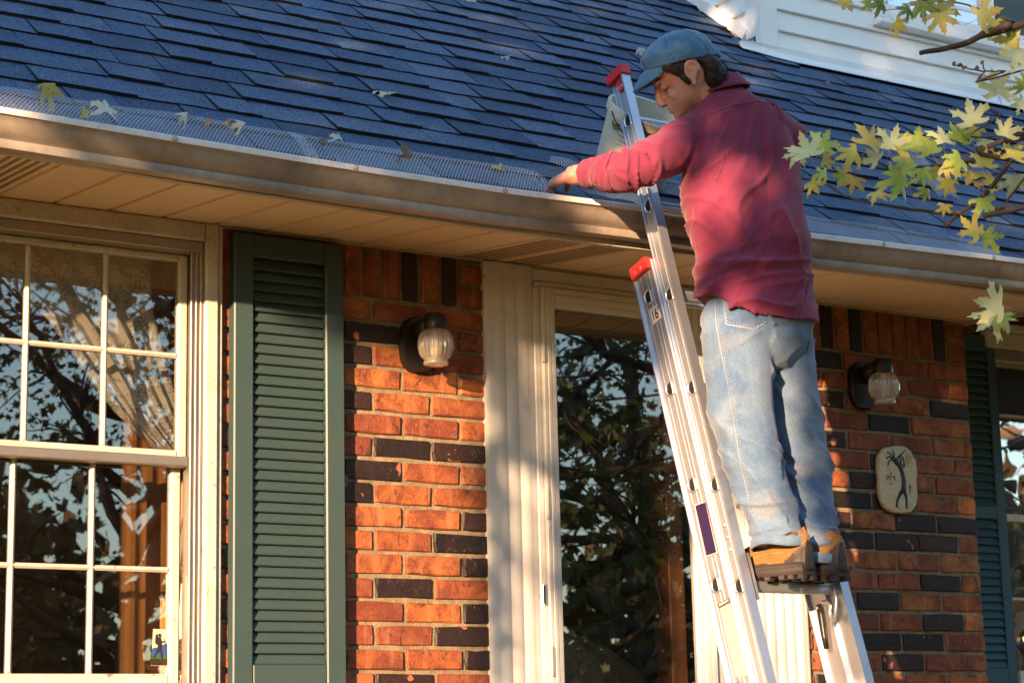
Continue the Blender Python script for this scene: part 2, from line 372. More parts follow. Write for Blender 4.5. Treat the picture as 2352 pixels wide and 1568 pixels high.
DARKR = {0: [(-8, -6)], 2: [(-8, -6), (-2, 0)], 3: [(-5, -3)], 4: [(-8, -6)], 5: [(-5, -3)], 6: [(-6, -4)], 7: [(-7, -5), (-5, -3)], 8: [(-8, -6), (-4, -2), (-2, 0)],
         9: [(-7, -5), (-5, -3), (-3, -1)], 11: [(-3, -1)], 12: [(-6, -4)], 13: [(-3, -1)], 14: [(-6, -4), (-4, -2)], 15: [(-5, -3)], 16: [(-8, -6)], 18: [(-3, -1)]}
for row in range(20):
    z1, z0 = -row*CH, -(row+1)*CH
    ks = [-9, -8, -6, -4, -2, 0] if row % 2 == 0 else [-9, -7, -5, -3, -1, 0]
    for a, b_ in zip(ks, ks[1:]):
        x0, x1 = max(XR+a*hp, 1.690), XR+b_*hp
        if x1-x0 < .03: continue
        put_brick(x0, x1, z0, z1, (a, b_) in DARKR.get(row, ()))
# soldier course and the headers that close it at the openings
sx = [-.536+.0695*i for i in range(12)]
sx = sx[:11]+[.236, .3005]
sd = {9, 11}
for i in range(len(sx)-1): put_brick(sx[i], sx[i+1], 0, .196, i in sd)
for z0, z1 in ((0, .078), (.078, .152), (.152, .196)): put_brick(.3005, .3985, z0, z1, False)
sr = [1.690+.0693*i for i in range(11)]; sr = sr+[2.452]
for i in range(len(sr)-1): put_brick(sr[i], sr[i+1], 0, .196, i in (2, 4, 10))
for z0, z1 in ((0, .078), (.078, .152), (.152, .196)): put_brick(2.452, XR, z0, z1, False)
# recessed wall beyond the corner: bricks over the window head and beside the shutter
for row in range(5):
    z0 = .10+row*CH
    for k in range(9):
        x0 = XR+.02+(k-(row % 2)*.5)*PITCH
        if x0+PITCH > 4.4 or x0 < XR-.01: continue
        put_brick(x0, x0+PITCH, z0, z0+CH, random.random() < .35, .58)
# ---------------------------------------------------------------- roof
roofm = MB()
def rp(x, s, h): return Vector((x, RYE, RZE))+RS*s+RN*h
roofm.add([rp(-2.6, -.02, -.02), rp(5.4, -.02, -.02), rp(5.4, 4.6, -.02), rp(-2.6, 4.6, -.02), rp(-2.6, -.02, 0), rp(5.4, -.02, 0), rp(5.4, 4.6, 0), rp(-2.6, 4.6, 0)],
          [(0, 3, 2, 1), (4, 5, 6, 7), (0, 1, 5, 4), (1, 2, 6, 5), (2, 3, 7, 6), (3, 0, 4, 7)])
ROOF = roofm.obj('roof', paint('roof_deck', (.03, .03, .035), .9, 0), house)
EXPO = .1328
ASPH = paint('asphalt_edge', (.012, .012, .016), .9, 0, bs=0)
def shingle_mesh(w, thick, seed):
    r = random.Random(seed); L = EXPO+.05; mb = MB(); t = thick; n = 4; rows = []
    xs = [-w/2+w*i/n for i in range(n+1)]
    lo = [r.uniform(-.0025, .0025) for _ in xs]; wav = [r.uniform(-.0012, .0012) for _ in xs]
    top0 = [(x, lo[i], t+wav[i]) for i, x in enumerate(xs)]; bot0 = [(x, lo[i]+.001, .0015) for i, x in enumerate(xs)]
    top1 = [(x, L, .003) for x in xs]; bot1 = [(x, L, .001) for x in xs]
    mb.loft([bot0, top0, top1, bot1], cap=False, closed=False)
    k = n+1
    mb.f += [(0, k, 2*k, 3*k), (n, 3*k+n, 2*k+n, k+n), tuple(3*k+i for i in range(k))[:0] or (3*k, 3*k+n, n, 0)]; mb.mi += [0]*3
    mb.mi = [1 if i < n else 0 for i in range(len(mb.f))]; mb.mi[-3] = mb.mi[-2] = 1
    return mb.mesh('shingle', [SHING, ASPH])
SW = [.135, .165, .2, .24, .285, .33]
smesh = {(w, t): [shingle_mesh(w-.0035, t, i*100+int(w*1000)) for i in range(3)] for w in SW for t in (.0120, .0175)}
roofrot = (R(39), 0, 0)
cand = []
for i in range(30):
    s = -.022+i*EXPO; x = -2.5-random.uniform(0, .1); thick = random.random() < .5
    while x < 4.9:
        w = random.choice(SW); xc = x+w/2; x += w; thick = (not thick) if random.random() < .82 else thick
        p = rp(xc, s, .001); Yr = p.y
        if Yr > 1.02 and xc > 2.45: continue          # under the dormer
        if Yr > 0.9 and xc > 2.52: continue
        X, Yp = px(p); X2, Y2 = px(rp(xc, s+EXPO, 0))
        if X < -700 or X > 3000 or Yp < -600: continue
        cand.append((i, xc, w, .0175 if thick else .0120, p, X, Yp))
rot = Matrix.Rotation(R(39), 4, 'X')
vis = [c_ for c_ in cand if -30 < c_[5] < 2380 and c_[6] > -30]
vis.sort(key=lambda c_: -(c_[2])*FPX/((c_[4]-CAM).dot(FW))**2)
keep = set(id(c_) for c_ in vis[:298]); rest = MB()
for c_ in cand:
    i, xc, w, t, p, X, Yp = c_; me = random.choice(smesh[(w, t)])
    tilt = random.gauss(0, .0035)
    if id(c_) in keep:
        o = link('shingle', me, ROOF, p, (R(39)+random.gauss(0, .004), tilt, 0))
    else:
        M = Matrix.Translation(p) @ rot @ Matrix.Rotation(tilt, 4, 'Y')
        n0 = len(rest.mi); rest.add([M @ v_.co for v_ in me.vertices], [tuple(q.vertices) for q in me.polygons]); rest.mi[n0:] = [q.material_index for q in me.polygons]
tag(rest.obj('shingle_field', [SHING, ASPH], ROOF), kind='stuff')
# ---------------------------------------------------------------- fascia, soffit, gutter
FB = [(-2.6, .128), (-1.41, .12), (-1.15, .113), (-.86, .105), (0, .094), (.53, .094), (1.47, .116), (1.9, .121), (2.03, .118), (4.6, .118)]
LIPZ = [(-2.6, .215), (-1.45, .206), (-.985, .199), (-.45, .193), (.04, .192), (.52, .201), (1.2, .195), (2.15, .217), (3.4, .23), (4.6, .24)]
fb = lambda x: interp(x, FB); lz = lambda x: interp(x, LIPZ)
xs = [-2.4+.1*i for i in range(70)]
f = MB(); f.loft([[(x, -.600, fb(x)), (x, -.578, fb(x)), (x, -.578, .225), (x, -.600, .225)] for x in xs]); FA = f.obj('fascia', FASC, house)
def soffz(x, t): return (1-t)*.172+t*(fb(x)+.010)      # t = 0 at the wall, 1 at the fascia
soff = MB(); soff.loft([[(x, -.002, .182), (x, -.577, fb(x)+.020), (x, -.577, fb(x)+.026), (x, -.002, .188)] for x in [-2.4+.08*i for i in range(63)]])
SO = soff.obj('soffit', paint('soffit_board', (.25, .18, .11), .8, .1), house)
x0 = -2.406; i = 0
ventx = (.256-.01, .599-.01)
while x0 < 2.56:
    x1 = x0+.168; mb = MB(); nseg = 6; up = .0
    vent = abs((x0+x1)/2-.34) < .09 or abs((x0+x1)/2-.50) < .09 or (x0 < -1.30 < x1)
    rows = []
    for k in range(nseg+1):
        t = k/nseg; y = -.003-.573*t
        rows.append([(x0+.0, y, soffz(x0, t)+.007), (x0+.003, y, soffz(x0, t)), (x0+.080, y, soffz((x0+x1)/2, t)), (x1-.012, y, soffz(x1, t)), (x1-.010, y, soffz(x1, t)+.006), (x1, y, soffz(x1, t)+.006)])
    mb.loft(rows, cap=False, closed=False)
    pn = mb.obj('soffit_panel', SOFF, SO)
    if vent:                                            # slotted vent strip: rows of dark slots
        vb = MB()
        for k in range(58):
            t = .02+.95*k/57; y = -.003-.573*t
            for q in range(5):
                xa = x0+.022+q*.026; z = soffz(xa, t)-.0009
                vb.add([(xa, y, z), (xa+.016, y, z), (xa+.016, y-.0042, z), (xa, y-.0042, z)], [(0, 1, 2, 3)])
        vb.obj('vent_slot', HOLE, pn)
    x0 = x1
f = MB(); f.box(-2.4, 2.556, -.012, .0005, .164, .171)
f.obj('soffit_trim', paint('soffit_trim_paint', (.45, .36, .24), .5, .3), SO)
# closing board on the soffit's end and the higher ceiling over the recess
f = MB(); f.loft([[(2.556, y, soffz(2.55, t)-.012), (2.578, y, soffz(2.55, t)-.012), (2.578, y, .42), (2.556, y, .42)] for t, y in ((0, .02), (1, -.577))]); f.obj('soffit_end_board', FASC, house)
f = MB(); f.box(2.579, 4.6, -.577, .585, .40, .42); f.obj('recess_ceiling', SOFF, house)
# gutter: K-style trough
prof = [(-.602, .000), (-.602, -.088), (-.640, -.090), (-.648, -.088), (-.652, -.078), (-.6505, -.066), (-.654, -.063), (-.664, -.058), (-.676, -.047), (-.686, -.032), (-.692, -.020), (-.6985, -.0165)]
lip = [(-.6985, -.0165), (-.702, -.0165), (-.7035, -.002), (-.700, .001), (-.688, .001), (-.687, -.008)]
inn = [(-.687, -.008), (-.690, -.018), (-.684, -.034), (-.672, -.050), (-.648, -.064), (-.646, -.086), (-.606, -.084), (-.606, .0)]
gt = sweep_x(prof, xs, lz); GU = gt.obj('gutter', GUTTER, house); shade_auto(GU, 50)
gl_ = sweep_x(lip, xs, lz); shade_auto(gl_.obj('gutter_lip', GLIP, GU), 50)
gi = sweep_x(inn, xs, lz); gi.obj('gutter_inside', paint('gutter_grime', (.055, .045, .04), .8, .5, rnd=False), GU)
def disc(c, n, r, t, seg=14):
    n = Vector(n).normalized(); u = n.orthogonal().normalized(); w = n.cross(u); mb = MB()
    mb.loft([[Vector(c)+n*h+(u*math.cos(2*math.pi*k/seg)+w*math.sin(2*math.pi*k/seg))*q for k in range(seg)] for h, q in ((-.001, r), (t*.6, r), (t, r*.7))]); return mb
for xx, yy in ((402, 313), (817, 380), (1160, 432), (2030, 563), (2283, 594)):
    p = at(xx, yy, -.703); p.z = lz(p.x)-.008
    disc(p, (0, -1, 0), .0085, .003).obj('gutter_nail', paint('nail_head', (.5, .45, .38), .4, .4), GU, True)
mb = MB(); mb.loft([[(x, y-.0016, z+lz(x)+.0007) for y, z in lip] for x in (1.42, 1.50)], cap=False, closed=False); mb.obj('gutter_lip_splice', GLIP, GU)

# ---------------------------------------------------------------- left window
WX0, WX1 = -2.15, -.540
win = MB()      # outer casing: head and right jamb with brick mould
win.bbox(-2.15, -.595, -.030, .02, .112, .1695, .006)
win.bbox(-.595, -.552, -.032, .02, -1.40, .1702, .006).bbox(-.552, -.534, -.021, .02, -1.40, .166, .005)
win.box(-2.15, -.596, -.024, .02, -1.42, -1.30)
WN = win.obj('window', WHITE2, house); 
tr = MB(); tr.bbox(-2.15, -.597, -.019, .03, .078, .1118, .003)
for k, (a, b_) in enumerate(((-.6365, -.629), (-.629, -.6215), (-.6215, -.614), (-.614, -.6065), (-.6065, -.597))): tr.bbox(a, b_, -.018+.003*(k % 2), .03, -1.30, .0778, .0018)
tr.box(-2.15, -.64, -.014, .03, .070, .0778)
tr.obj('storm_track', ALUD, WN)
def sash(zt, zb, Y, rows, cols, sw=.030, rt=.022, rb=.03, xs_=(-1.62, -.6375), name='sash'):
    x0, x1 = xs_; mb = MB()
    mb.bbox(x1-sw, x1, Y, Y+.03, zb, zt, .005); mb.bbox(x0, x0+sw, Y, Y+.03, zb, zt, .005)
    mb.bbox(x0+sw, x1-sw, Y+.0005, Y+.03, zt-rt, zt, .005); mb.bbox(x0+sw, x1-sw, Y+.0005, Y+.03, zb, zb+rb, .005)
    sa = mb.obj(name, WHITE2, WN); gx0, gx1, gz0, gz1 = x0+sw, x1-sw, zb+rb, zt-rt
    for c_ in cols: MB().bbox(c_-.008, c_+.008, Y+.003, Y+.026, gz0, gz1, .006).obj('muntin', WHITE2, WN)
    for r_ in rows: MB().bbox(gx0, gx1, Y+.0042, Y+.026, r_-.0075, r_+.0075, .006).obj('muntin', WHITE2, WN)
    cx = [gx0]+sorted(cols)+[gx1]; cz = [gz0]+sorted(rows)+[gz1]
    for a, b_ in zip(cx, cx[1:]):
        for q, w in zip(cz, cz[1:]):
            MB().add([(a+.002, Y+.016, q+.002), (b_-.002, Y+.016, q+.002), (b_-.002, Y+.016, w-.002), (a+.002, Y+.016, w-.002)], [(0, 1, 2, 3)]).obj('pane', GLASS, WN)
sash(.0698, -.548, .0, [-.236], [-.8925, -1.126, -1.36])
sash(-.532, -1.215, .034, [-.862], [-.9085, -1.142, -1.376], rb=.055, sw=.032, xs_=(-1.62, -.640))
MB().bbox(-1.62, -.6372, -.010, .032, -.566, -.536, .004).obj('meeting_rail', ALUD, WN)
MB().box(-1.70, -1.62, -.02, .06, -1.30, .07).obj('mullion', WHITE2, WN)
MB().bbox(-2.15, -.60, -.045, .03, -1.30, -1.262, .006).bbox(-2.15, -.642, -.02, .06, -1.262, -1.2155, .004).obj('window_sill', WHITE2, WN)

# ---------------------------------------------------------------- shutters
def shutter(x0, x1, zb, zt, Y, st, rails, pitch, proud=.038, GREEN=GREEN):
    mb = MB(); y0 = Y-proud; y1 = Y-.004
    mb.bbox(x0, x0+st, y0, y1, zb, zt, .004).bbox(x1-st, x1, y0, y1, zb, zt, .004)
    for a, b_ in rails: mb.bbox(x0+st, x1-st, y0+.0015, y1, a, b_, .004)
    SH = mb.obj('shutter', GREEN, house)
    lm = MB(); w = x1-x0-2*st-.002; L = pitch*1.32; ang = R(62)
    lm.bbox(-w/2, w/2, -.004, .004, -L/2, L/2, .0025); lme = lm.mesh('louvre', GREEN)
    rr = sorted(rails)
    for (a0, a1), (b0, b1) in zip(rr, rr[1:]):
        k = int((b0-a1)/pitch)
        for i in range(k+1):
            z = a1+.004+(i+.5)*(b0-a1-.006)/(k+1)
            link('louvre', lme, SH, ((x0+x1)/2, Y-.021, z), (R(28)*-1, 0, 0))
    MB().box(x0+st, x1-st, y1-.002, y1+.0015, zb+.02, zt-.02).obj('shutter_back', HOLE, SH)
    return SH
shutter(-.507, -.1375, -1.36, .150, 0, .064, [(-1.36, -1.136), (.080, .150)], .0327, .042)
pa, pb = at(2246, 790, .58-.03), at(2283, 800, .58-.03)
pm0, pm1, pbt = at(2260, 1190, .55), at(2260, 1160, .55), at(2270, 1533, .55)
SRX1 = at(2300, 1000, .55).x
shutter(SRX1-.36, SRX1, -1.40, at(2260, 765, .55).z-.01, .588, .052, [(-1.40, pbt.z), (pm0.z, pm1.z), (at(2260, 806, .55).z, at(2260, 765, .55).z-.01)], .0345, GREEN=paint('teal_shutter_paint', (.048, .125, .16), .42, .2, (.09, .13, .14), 7, bscale=35, bs=.12, rnd=False, mott=.06))  # shutter paint brightened towards blue, sky light in the recess put into the colour
# right-hand window on the recessed wall
rw = MB(); ra = at(2320, 748, .55); zt = ra.z
zh = at(2340, 806, .55).z; za = at(2340, 828, .55).z
RX0 = SRX1+.004
rw.bbox(RX0-.06, 4.5, .535, .60, zh, zt-.035, .006).bbox(RX0-.07, 4.5, .52, .60, zt-.034, zt, .008)
RW = rw.obj('window', WHITE, house)
MB().bbox(RX0-.01, 4.5, .545, .60, za, zh-.001, .003).obj('storm_track', ALUD, RW)
mr = at(2340, 1190, .56).z; z3 = at(2340, 957, .56).z; z4 = at(2340, 1375, .56).z; zb = at(2340, 1540, .56).z
for z, h in ((mr, .016), (z3, .006), (z4, .006), (za-.006, .006)): MB().bbox(RX0, 4.5, .553, .60, z-h, z+h, .003).obj('muntin', WHITE, RW)
MB().bbox(RX0, 4.5, .54, .60, -1.5, zb, .004).obj('window_sill', WHITE, RW)
for a, b_ in ((zb, z4-.006), (z4+.006, mr-.016), (mr+.016, z3-.006), (z3+.006, za-.012)):
    MB().add([(RX0, .575, a), (4.5, .575, a), (4.5, .575, b_), (RX0, .575, b_)], [(0, 1, 2, 3)]).obj('pane', m_glass('window_glass_right', .5), RW)
MB().box(RX0-.02, 4.5, .583, .587, -1.5, zt).obj('blind', paint('window_blind', (.10, .08, .06), .8, .2), RW)  # dark panel standing in for the unlit room behind the panes

# ---------------------------------------------------------------- entrance: pilasters, storm door
def fluted(x0, x1, nfl, Y, depth=.011):
    pts = [(x0, Y+.06), (x0, Y-.004), (x0+.012, Y-.010)]; w = (x1-x0-.05)/nfl; xx = x0+.03
    for i in range(nfl):
        for k in range(7):
            a = k/6; pts.append((xx+w*a, Y-.010-depth*.55*(math.sin(math.pi*a))**.8))
        xx += w
    pts += [(x1-.012, Y-.010), (x1, Y-.004), (x1, Y+.06)]; return pts
DW = paint('door_trim_paint', (.68, .67, .64), .45, .2, (.5, .44, .35), 4, rnd=False, mott=.04, bs=.04, chip=((.25, .18, .11), .67, 30))
for x0, x1, nf in ((.3885, .576, 3), (1.425, 1.6885, 5)):
    o = sweep_z(fluted(x0, x1, nf, -.008), GZ, .164).obj('pilaster', DW, house); shade_auto(o, 60)
hd = MB(); hd.bbox(.576, 1.425, -.014, .05, .118, .164, .006).bbox(.580, 1.425, -.022, .05, .100, .1178, .004); hd.obj('door_head', DW, house)
df = MB(); df.bbox(.5765, .600, -.018, .06, GZ, .0998, .003).bbox(1.272, 1.424, -.016, .06, GZ, .0998, .003); df.obj('door_jamb', DW, house)
sd_ = MB(); dx0, dx1, gz1, gx0, gx1 = .6015, 1.2705, .030, .653, 1.196
for a, b_, yy in ((dx0, .618, -.030), (.618, .634, -.032), (.634, gx0, -.029)): sd_.bbox(a, b_, yy, .0, GZ+.15, .0985, .003)
for a, b_, yy in ((gx1, 1.22, -.029), (1.22, 1.245, -.032), (1.245, dx1, -.030)): sd_.bbox(a, b_, yy, .0, GZ+.15, .0985, .003)
for a, b_, yy in ((gz1, .052, -.0285), (.052, .076, -.0315), (.076, .0985, -.0295)): sd_.bbox(gx0, gx1, yy, .0, a, b_, .003)
sd_.bbox(gx0, gx1, -.029, 0, GZ+.15, GZ+.45, .003)
SD = sd_.obj('storm_door', DW, house)
MB().add([(gx0, -.012, GZ+.45), (gx1, -.012, GZ+.45), (gx1, -.012, gz1), (gx0, -.012, gz1)], [(0, 1, 2, 3)]).obj('pane', GLASSD, SD)
for ya, yb in ((770, 830), (1120, 1190), (1483, 1552)):
    a, b_ = at(1235, ya, -.03), at(1235, yb, -.03); mb = MB()
    mb.tube([(.6005, -.034, b_.z), (.6005, -.034, a.z)], .006, 8); mb.box(.6012, .6125, -.0345, -.029, b_.z+.004, a.z-.004); mb.obj('hinge', DW, SD)
p = at(1228, 1365, -.02); MB().bbox(.581, .597, -.0235, -.017, p.z-.034, p.z+.034, .002).obj('strike_plate', ALU, house)
MB().box(.5815, .5885, -.0250, -.0236, p.z-.030, p.z+.030).obj('strike_slot', BLACK, house)
# open inner door seen through the glass, and the room
MB().bbox(1.125, 1.19, .03, .12, GZ+.15, .06, .004).obj('inner_door', WOOD, house)
rm = MB()
rm.box(-2.6, 2.43, 2.6, 2.7, GZ, .30).box(-2.7, -2.6, .21, 2.6, GZ, .30).box(2.30, 2.42, .21, 2.6, GZ, .30).box(-2.6, 2.3, .21, 2.6, .21, .25)
rm.box(.0, .06, .21, 2.6, GZ, .209); rm.obj('interior_wall', ROOM, house)
MB().box(-2.6, 2.3, .21, 2.6, GZ-.02, GZ+.12).obj('interior_floor', paint('floor_wood', (.2, .1, .04), .4, .3, rnd=False), house)
MB().box(.0, 2.6, -1.0, .05, GZ, GZ+.14).obj('porch_step', paint('concrete', (.35, .32, .28), .9, .3, rnd=False), house)

# ---------------------------------------------------------------- dormer
DX, DY = 2.462, 1.0
def roofz(y): return RZE+(y-RYE)*RT39
dm = MB(); z0 = roofz(DY)-.1
dm.box(DX+.02, 5.3, DY+.02, 3.4, z0, 3.6); DM = dm.obj('dormer_wall', paint('dormer_sheathing', (.3, .3, .3), .8, 0), house)
EX = .0985; zb0 = roofz(DY)+.030
for i in range(14):                              # front boards
    za_, zc = zb0+i*EX, zb0+(i+1)*EX+.006; mb = MB()
    mb.add([(DX+.05, DY-.009, za_), (5.2, DY-.009, za_), (5.2, DY-.009, za_+.005), (DX+.05, DY-.009, za_+.005), (DX+.05, DY+.011, zc), (5.2, DY+.011, zc), (5.2, DY+.019, za_), (DX+.05, DY+.019, za_)],
           [(0, 1, 2, 3), (3, 2, 5, 4), (0, 7, 6, 1)]); mb.obj('siding_board', SIDING, DM)
for i in range(14):                              # cheek boards, facing left
    za_, zc = zb0+.0+i*EX, zb0+(i+1)*EX+.006; mb = MB(); y1 = 3.3
    mb.add([(DX-.009, DY+.05, za_), (DX-.009, y1, za_), (DX-.009, y1, za_+.005), (DX-.009, DY+.05, za_+.005), (DX+.011, DY+.05, zc), (DX+.011, y1, zc), (DX+.019, y1, za_), (DX+.019, DY+.05, za_)],
           [(0, 1, 2, 3), (3, 2, 5, 4), (0, 7, 6, 1)]); mb.obj('siding_board', SIDING, DM)
cb = MB(); zc0 = roofz(DY)-.01
cb.box(DX-.014, DX+.082, DY-.016, DY+.02, zc0+.02, 3.5).box(DX-.0145, DX+.02, DY+.0205, DY+.085, zc0+.10, 3.5); cb.obj('corner_board', SIDING, DM)
rk = MB(); s0 = (DY+.11-RYE)/math.cos(R(39))
def cheek(s, h, x): return Vector((x, RYE, RZE))+RS*s+RN*h
rk.loft([[cheek(s, .012, DX-.022), cheek(s, .058, DX-.022), cheek(s, .060, DX+.0), cheek(s, .012, DX+.0)] for s in (s0, s0+2.4)]); rk.obj('rake_trim', SIDING, DM)
fl = MB(); s1 = (DY-RYE)/math.cos(R(39))
fl.loft([[cheek(s1-.085+a*.7, .021, x), cheek(s1-.004+a*.3, .024, x), cheek(s1+.008, .048, x), cheek(s1+.012, .042, x), cheek(s1-.002, .018, x), cheek(s1-.083+a*.7, .018, x)] for x, a in ((DX-.13, .07), (DX-.05, .045), (DX+.02, .02), (DX+.12, 0), (5.2, 0))]); fl.obj('flashing', FLASH, DM)
# dormer window
q = at(2013, 55, DY-.03); qz = q.z
ws = MB(); ws.bbox(q.x, 5.0, DY-.055, DY+.01, qz, qz+.028, .008); ws.bbox(q.x+.006, q.x+.055, DY-.045, DY+.01, qz+.0285, qz+.95, .006)
ws.bbox(q.x+.0555, 5.0, DY-.04, DY+.01, qz+.0287, qz+.075, .006).bbox(q.x+.056, 5., DY-.022, DY+.008, qz+.0755, qz+.115, .006)
DWN = ws.obj('dormer_window', SIDING, house)
xa = at(2255, 30, DY-.02).x
for x_, w in ((q.x+.058, .03), (xa, .028), (xa+.034, .026), (xa+.064, .016)): MB().bbox(x_, x_+w, DY-.028, DY+.008, qz+.1155, qz+.95, .005).obj('sash_stile', SIDING, DWN)
MB().add([(q.x+.088, DY-.006, qz+.115), (xa, DY-.006, qz+.115), (xa, DY-.006, qz+.95), (q.x+.088, DY-.006, qz+.95)], [(0, 1, 2, 3)]).obj('pane', m_glass('dormer_glass', .72), DWN)
MB().box(q.x+.088, xa, DY-.004, DY-.001, qz+.115, qz+.95).obj('sheer_blind', paint('sheer_blind', (.35, .36, .40), .8, .2), DWN)
MB().add([(xa+.081, DY-.012, qz+.05), (5.0, DY-.012, qz+.05), (5.0, DY-.012, qz+.95), (xa+.081, DY-.012, qz+.95)], [(0, 1, 2, 3)]).obj('dormer_shutter', GREEN, DWN)
# ================================================================ LADDER
PHI = R(16.73); LD = Vector((0, math.sin(PHI), math.cos(PHI))); LN = Vector((0, -math.cos(PHI), math.sin(PHI)))
H0 = Vector((.523, -.657, .480)); SPC = .3033; LW = .345
LM = Matrix(((1, LN.x, LD.x, 0), (0, LN.y, LD.y, H0.y), (0, LN.z, LD.z, H0.z), (0, 0, 0, 1)))
def atX(x, y, X): d = rayd(x, y); return CAM+d*((X-CAM.x)/d.x)
lad = empty('ladder', (LM @ Vector((.69, 0, -2.9))), 'aluminium extension ladder with red end caps leaning on the gutter', 'ladder')
def rail(X, t0, t1, off, side, h, ob, of, name='rail'):           # side -1: outer face to the left; ob, of: outward lips of the back and front flange
    mb = MB(); o = lambda a, b_: sorted((X+side*a, X+side*b_))
    a, b_ = o(-.0012, .0012); mb.box(a, b_, off-h, off+h, t0, t1, LM)
    for s_, w in ((-1, ob), (1, of)):
        nn = s_*(h+.0016); a, b_ = o(-.014, w); mb.box(a, b_, off+nn-.0016, off+nn+.0016, t0, t1, LM)
        if w > .01:
            a, b_ = o(w-.0025, w); e = sorted((off+nn-s_*.0017, off+nn-s_*.006)); mb.box(a, b_, e[0], e[1], t0, t1, LM)
    for nn in (-.020, .006, .022):
        a, b_ = o(.0013, .0026); mb.box(a, b_, off+nn, off+nn+.0016, t0, t1, LM)
    return mb.obj(name, ALU, lad)
OFFB = -.084; XB = .513; TB = -.466
RFL = rail(H0.x, -2.27, .165, 0, -1, .034, .003, .017); rail(H0.x+LW, -2.27, .165, 0, 1, .034, .003, .017)
RBL = rail(XB, -2.90, TB, OFFB, -1, .042, .010, .0025); rail(XB+LW+.02, -2.90, TB, OFFB, 1, .042, .010, .0025)
def rung(X0, X1, t, off):
    mb = MB(); n = 48; rings = []
    for x in (X0, X1):
        r_ = []
        for k in range(n):
            a = 2*math.pi*k/n; q = .0165*(1+(.05 if k % 2 else -.03)); y, z = q*math.cos(a), q*math.sin(a)
            if z > .011: z = .011
            r_.append(LM @ Vector((x, off+y, t+z)))
        rings.append(r_)
    mb.loft(rings, cap=False); return mb.obj('rung', ALU, lad)
def dhole(X, t, off):
    mb = MB(); prof = []; n = 26
    def dsh(a, q):
        y, z = q*math.cos(a), q*1.12*math.sin(a); return (y if y < q*.62 else q*.62, z)
    for q, h in ((.0225, .0012), (.0215, .0045), (.0185, .0045), (.0165, .0005)):
        prof.append([LM @ Vector((X-.0012-h, off+dsh(2*math.pi*k/n, q)[0], t+dsh(2*math.pi*k/n, q)[1])) for k in range(n)])
    mb.loft(prof, cap=False); mb.obj('rung_collar', ALU, lad, True)
    mb = MB(); mb.add([LM @ Vector((X-.0018, off+dsh(2*math.pi*k/n, .0168)[0], t+dsh(2*math.pi*k/n, .0168)[1])) for k in range(n)], [tuple(range(n))]); mb.obj('rung_bore', BLACK, lad)
for i in range(8):
    t = -SPC*i
    if t > -2.2: rung(H0.x+.001, H0.x+LW-.001, t, 0); dhole(H0.x, t, 0)
for i in range(2, 10):
    t = -SPC*i+.036; rung(XB+.001, XB+LW+.019, t, OFFB); dhole(XB, t, OFFB)
def cap_(X, t, off, side):
    mb = MB(); a, b_ = sorted((X-side*.016, X+side*.021))
    mb.bbox(a, b_, off-.0435, off+.0435, t-.018, t+.012, .006, LM)
    a, b_ = sorted((X+side*.004, X+side*.0085)); mb.box(a, b_, off-.004, off+.016, t-.062, t-.0179, LM)
    for k in (-.022, -.006): mb.box(X+side*.021-.0005, X+side*.021+.0005, off+k-.001, off+k+.001, t-.016, t+.01, LM)
    c_ = mb.obj('end_cap', RED, lad)
    for k in (-.0, .014): disc(LM @ Vector((X+side*.0088, off+k, t-.048)), (side, 0, 0), .0042, .002, 8).obj('rivet', ALU, c_)
def capb(X, t, off, side):
    mb = MB(); a, b_ = sorted((X-side*.015, X+side*.020)); mb.bbox(a, b_, off-.042, off+.042, t-.03, t+.007, .004, LM); c_ = mb.obj('end_cap', RED, lad)
    for k in (-.016, .014): disc(LM @ Vector((X+side*.0202, off+k, t-.016)), (side, 0, 0), .0052, .002, 8).obj('rivet', ALU, c_)
cap_(H0.x, .165, 0, -1); cap_(H0.x+LW, .165, 0, 1); capb(XB, TB, OFFB, -1); capb(XB+LW+.02, TB, OFFB, 1)
for y in (1205, 1233, 1261): disc(atX(1660+(y-1205)*.23+3, y, H0.x-.0022), (-1, 0, 0), .0055, .003, 10).obj('rivet', ALU, RFL)
# stickers, lying on the web of the base section
def zq(pts, ox, oy, sc): return [((ox+a/sc)*.6125, (oy+b_/sc)*.6125) for a, b_ in pts]
def sticker(pts, mat, h, name='sticker'): return MB().add([atX(a, b_, XB-.0027-h) for a, b_ in pts], [(0, 1, 2, 3)]).obj(name, mat, RBL)
STW = paint('sticker_white', (.75, .70, .63), .4, .1, bs=0); STR = paint('sticker_red', (.6, .06, .06), .4, 0, bs=0); STP = paint('sticker_purple', (.025, .012, .06), .3, .1, bs=0)
def insetq(q, k): 
    c = [sum(p[0] for p in q)/4, sum(p[1] for p in q)/4]; return [(c[0]+(p[0]-c[0])*k[0]+0, c[1]+(p[1]-c[1])*k[1]) for p in q]
sticker(zq([(478, 690), (560, 618), (607, 755), (522, 832)], 2250, 900, 2.613), STW, .0004)
fc = bpy.data.curves.new('16', 'FONT'); fc.body = "16'"; fc.size = .046; fc.align_x = 'CENTER'; fc.offset = .0009; fo = bpy.data.objects.new('tmp', fc); C.objects.link(fo)
dg = bpy.context.evaluated_depsgraph_get(); me = bpy.data.meshes.new_from_object(fo.evaluated_get(dg)); bpy.data.objects.remove(fo)
cpt = atX(*[sum(v_)/4 for v_ in zip(*zq([(478, 690), (560, 618), (607, 755), (522, 832)], 2250, 900, 2.613))], XB-.0036)
me.materials.clear(); me.materials.append(paint('sticker_ink', (.03, .012, .01), .5, 0, bs=0))
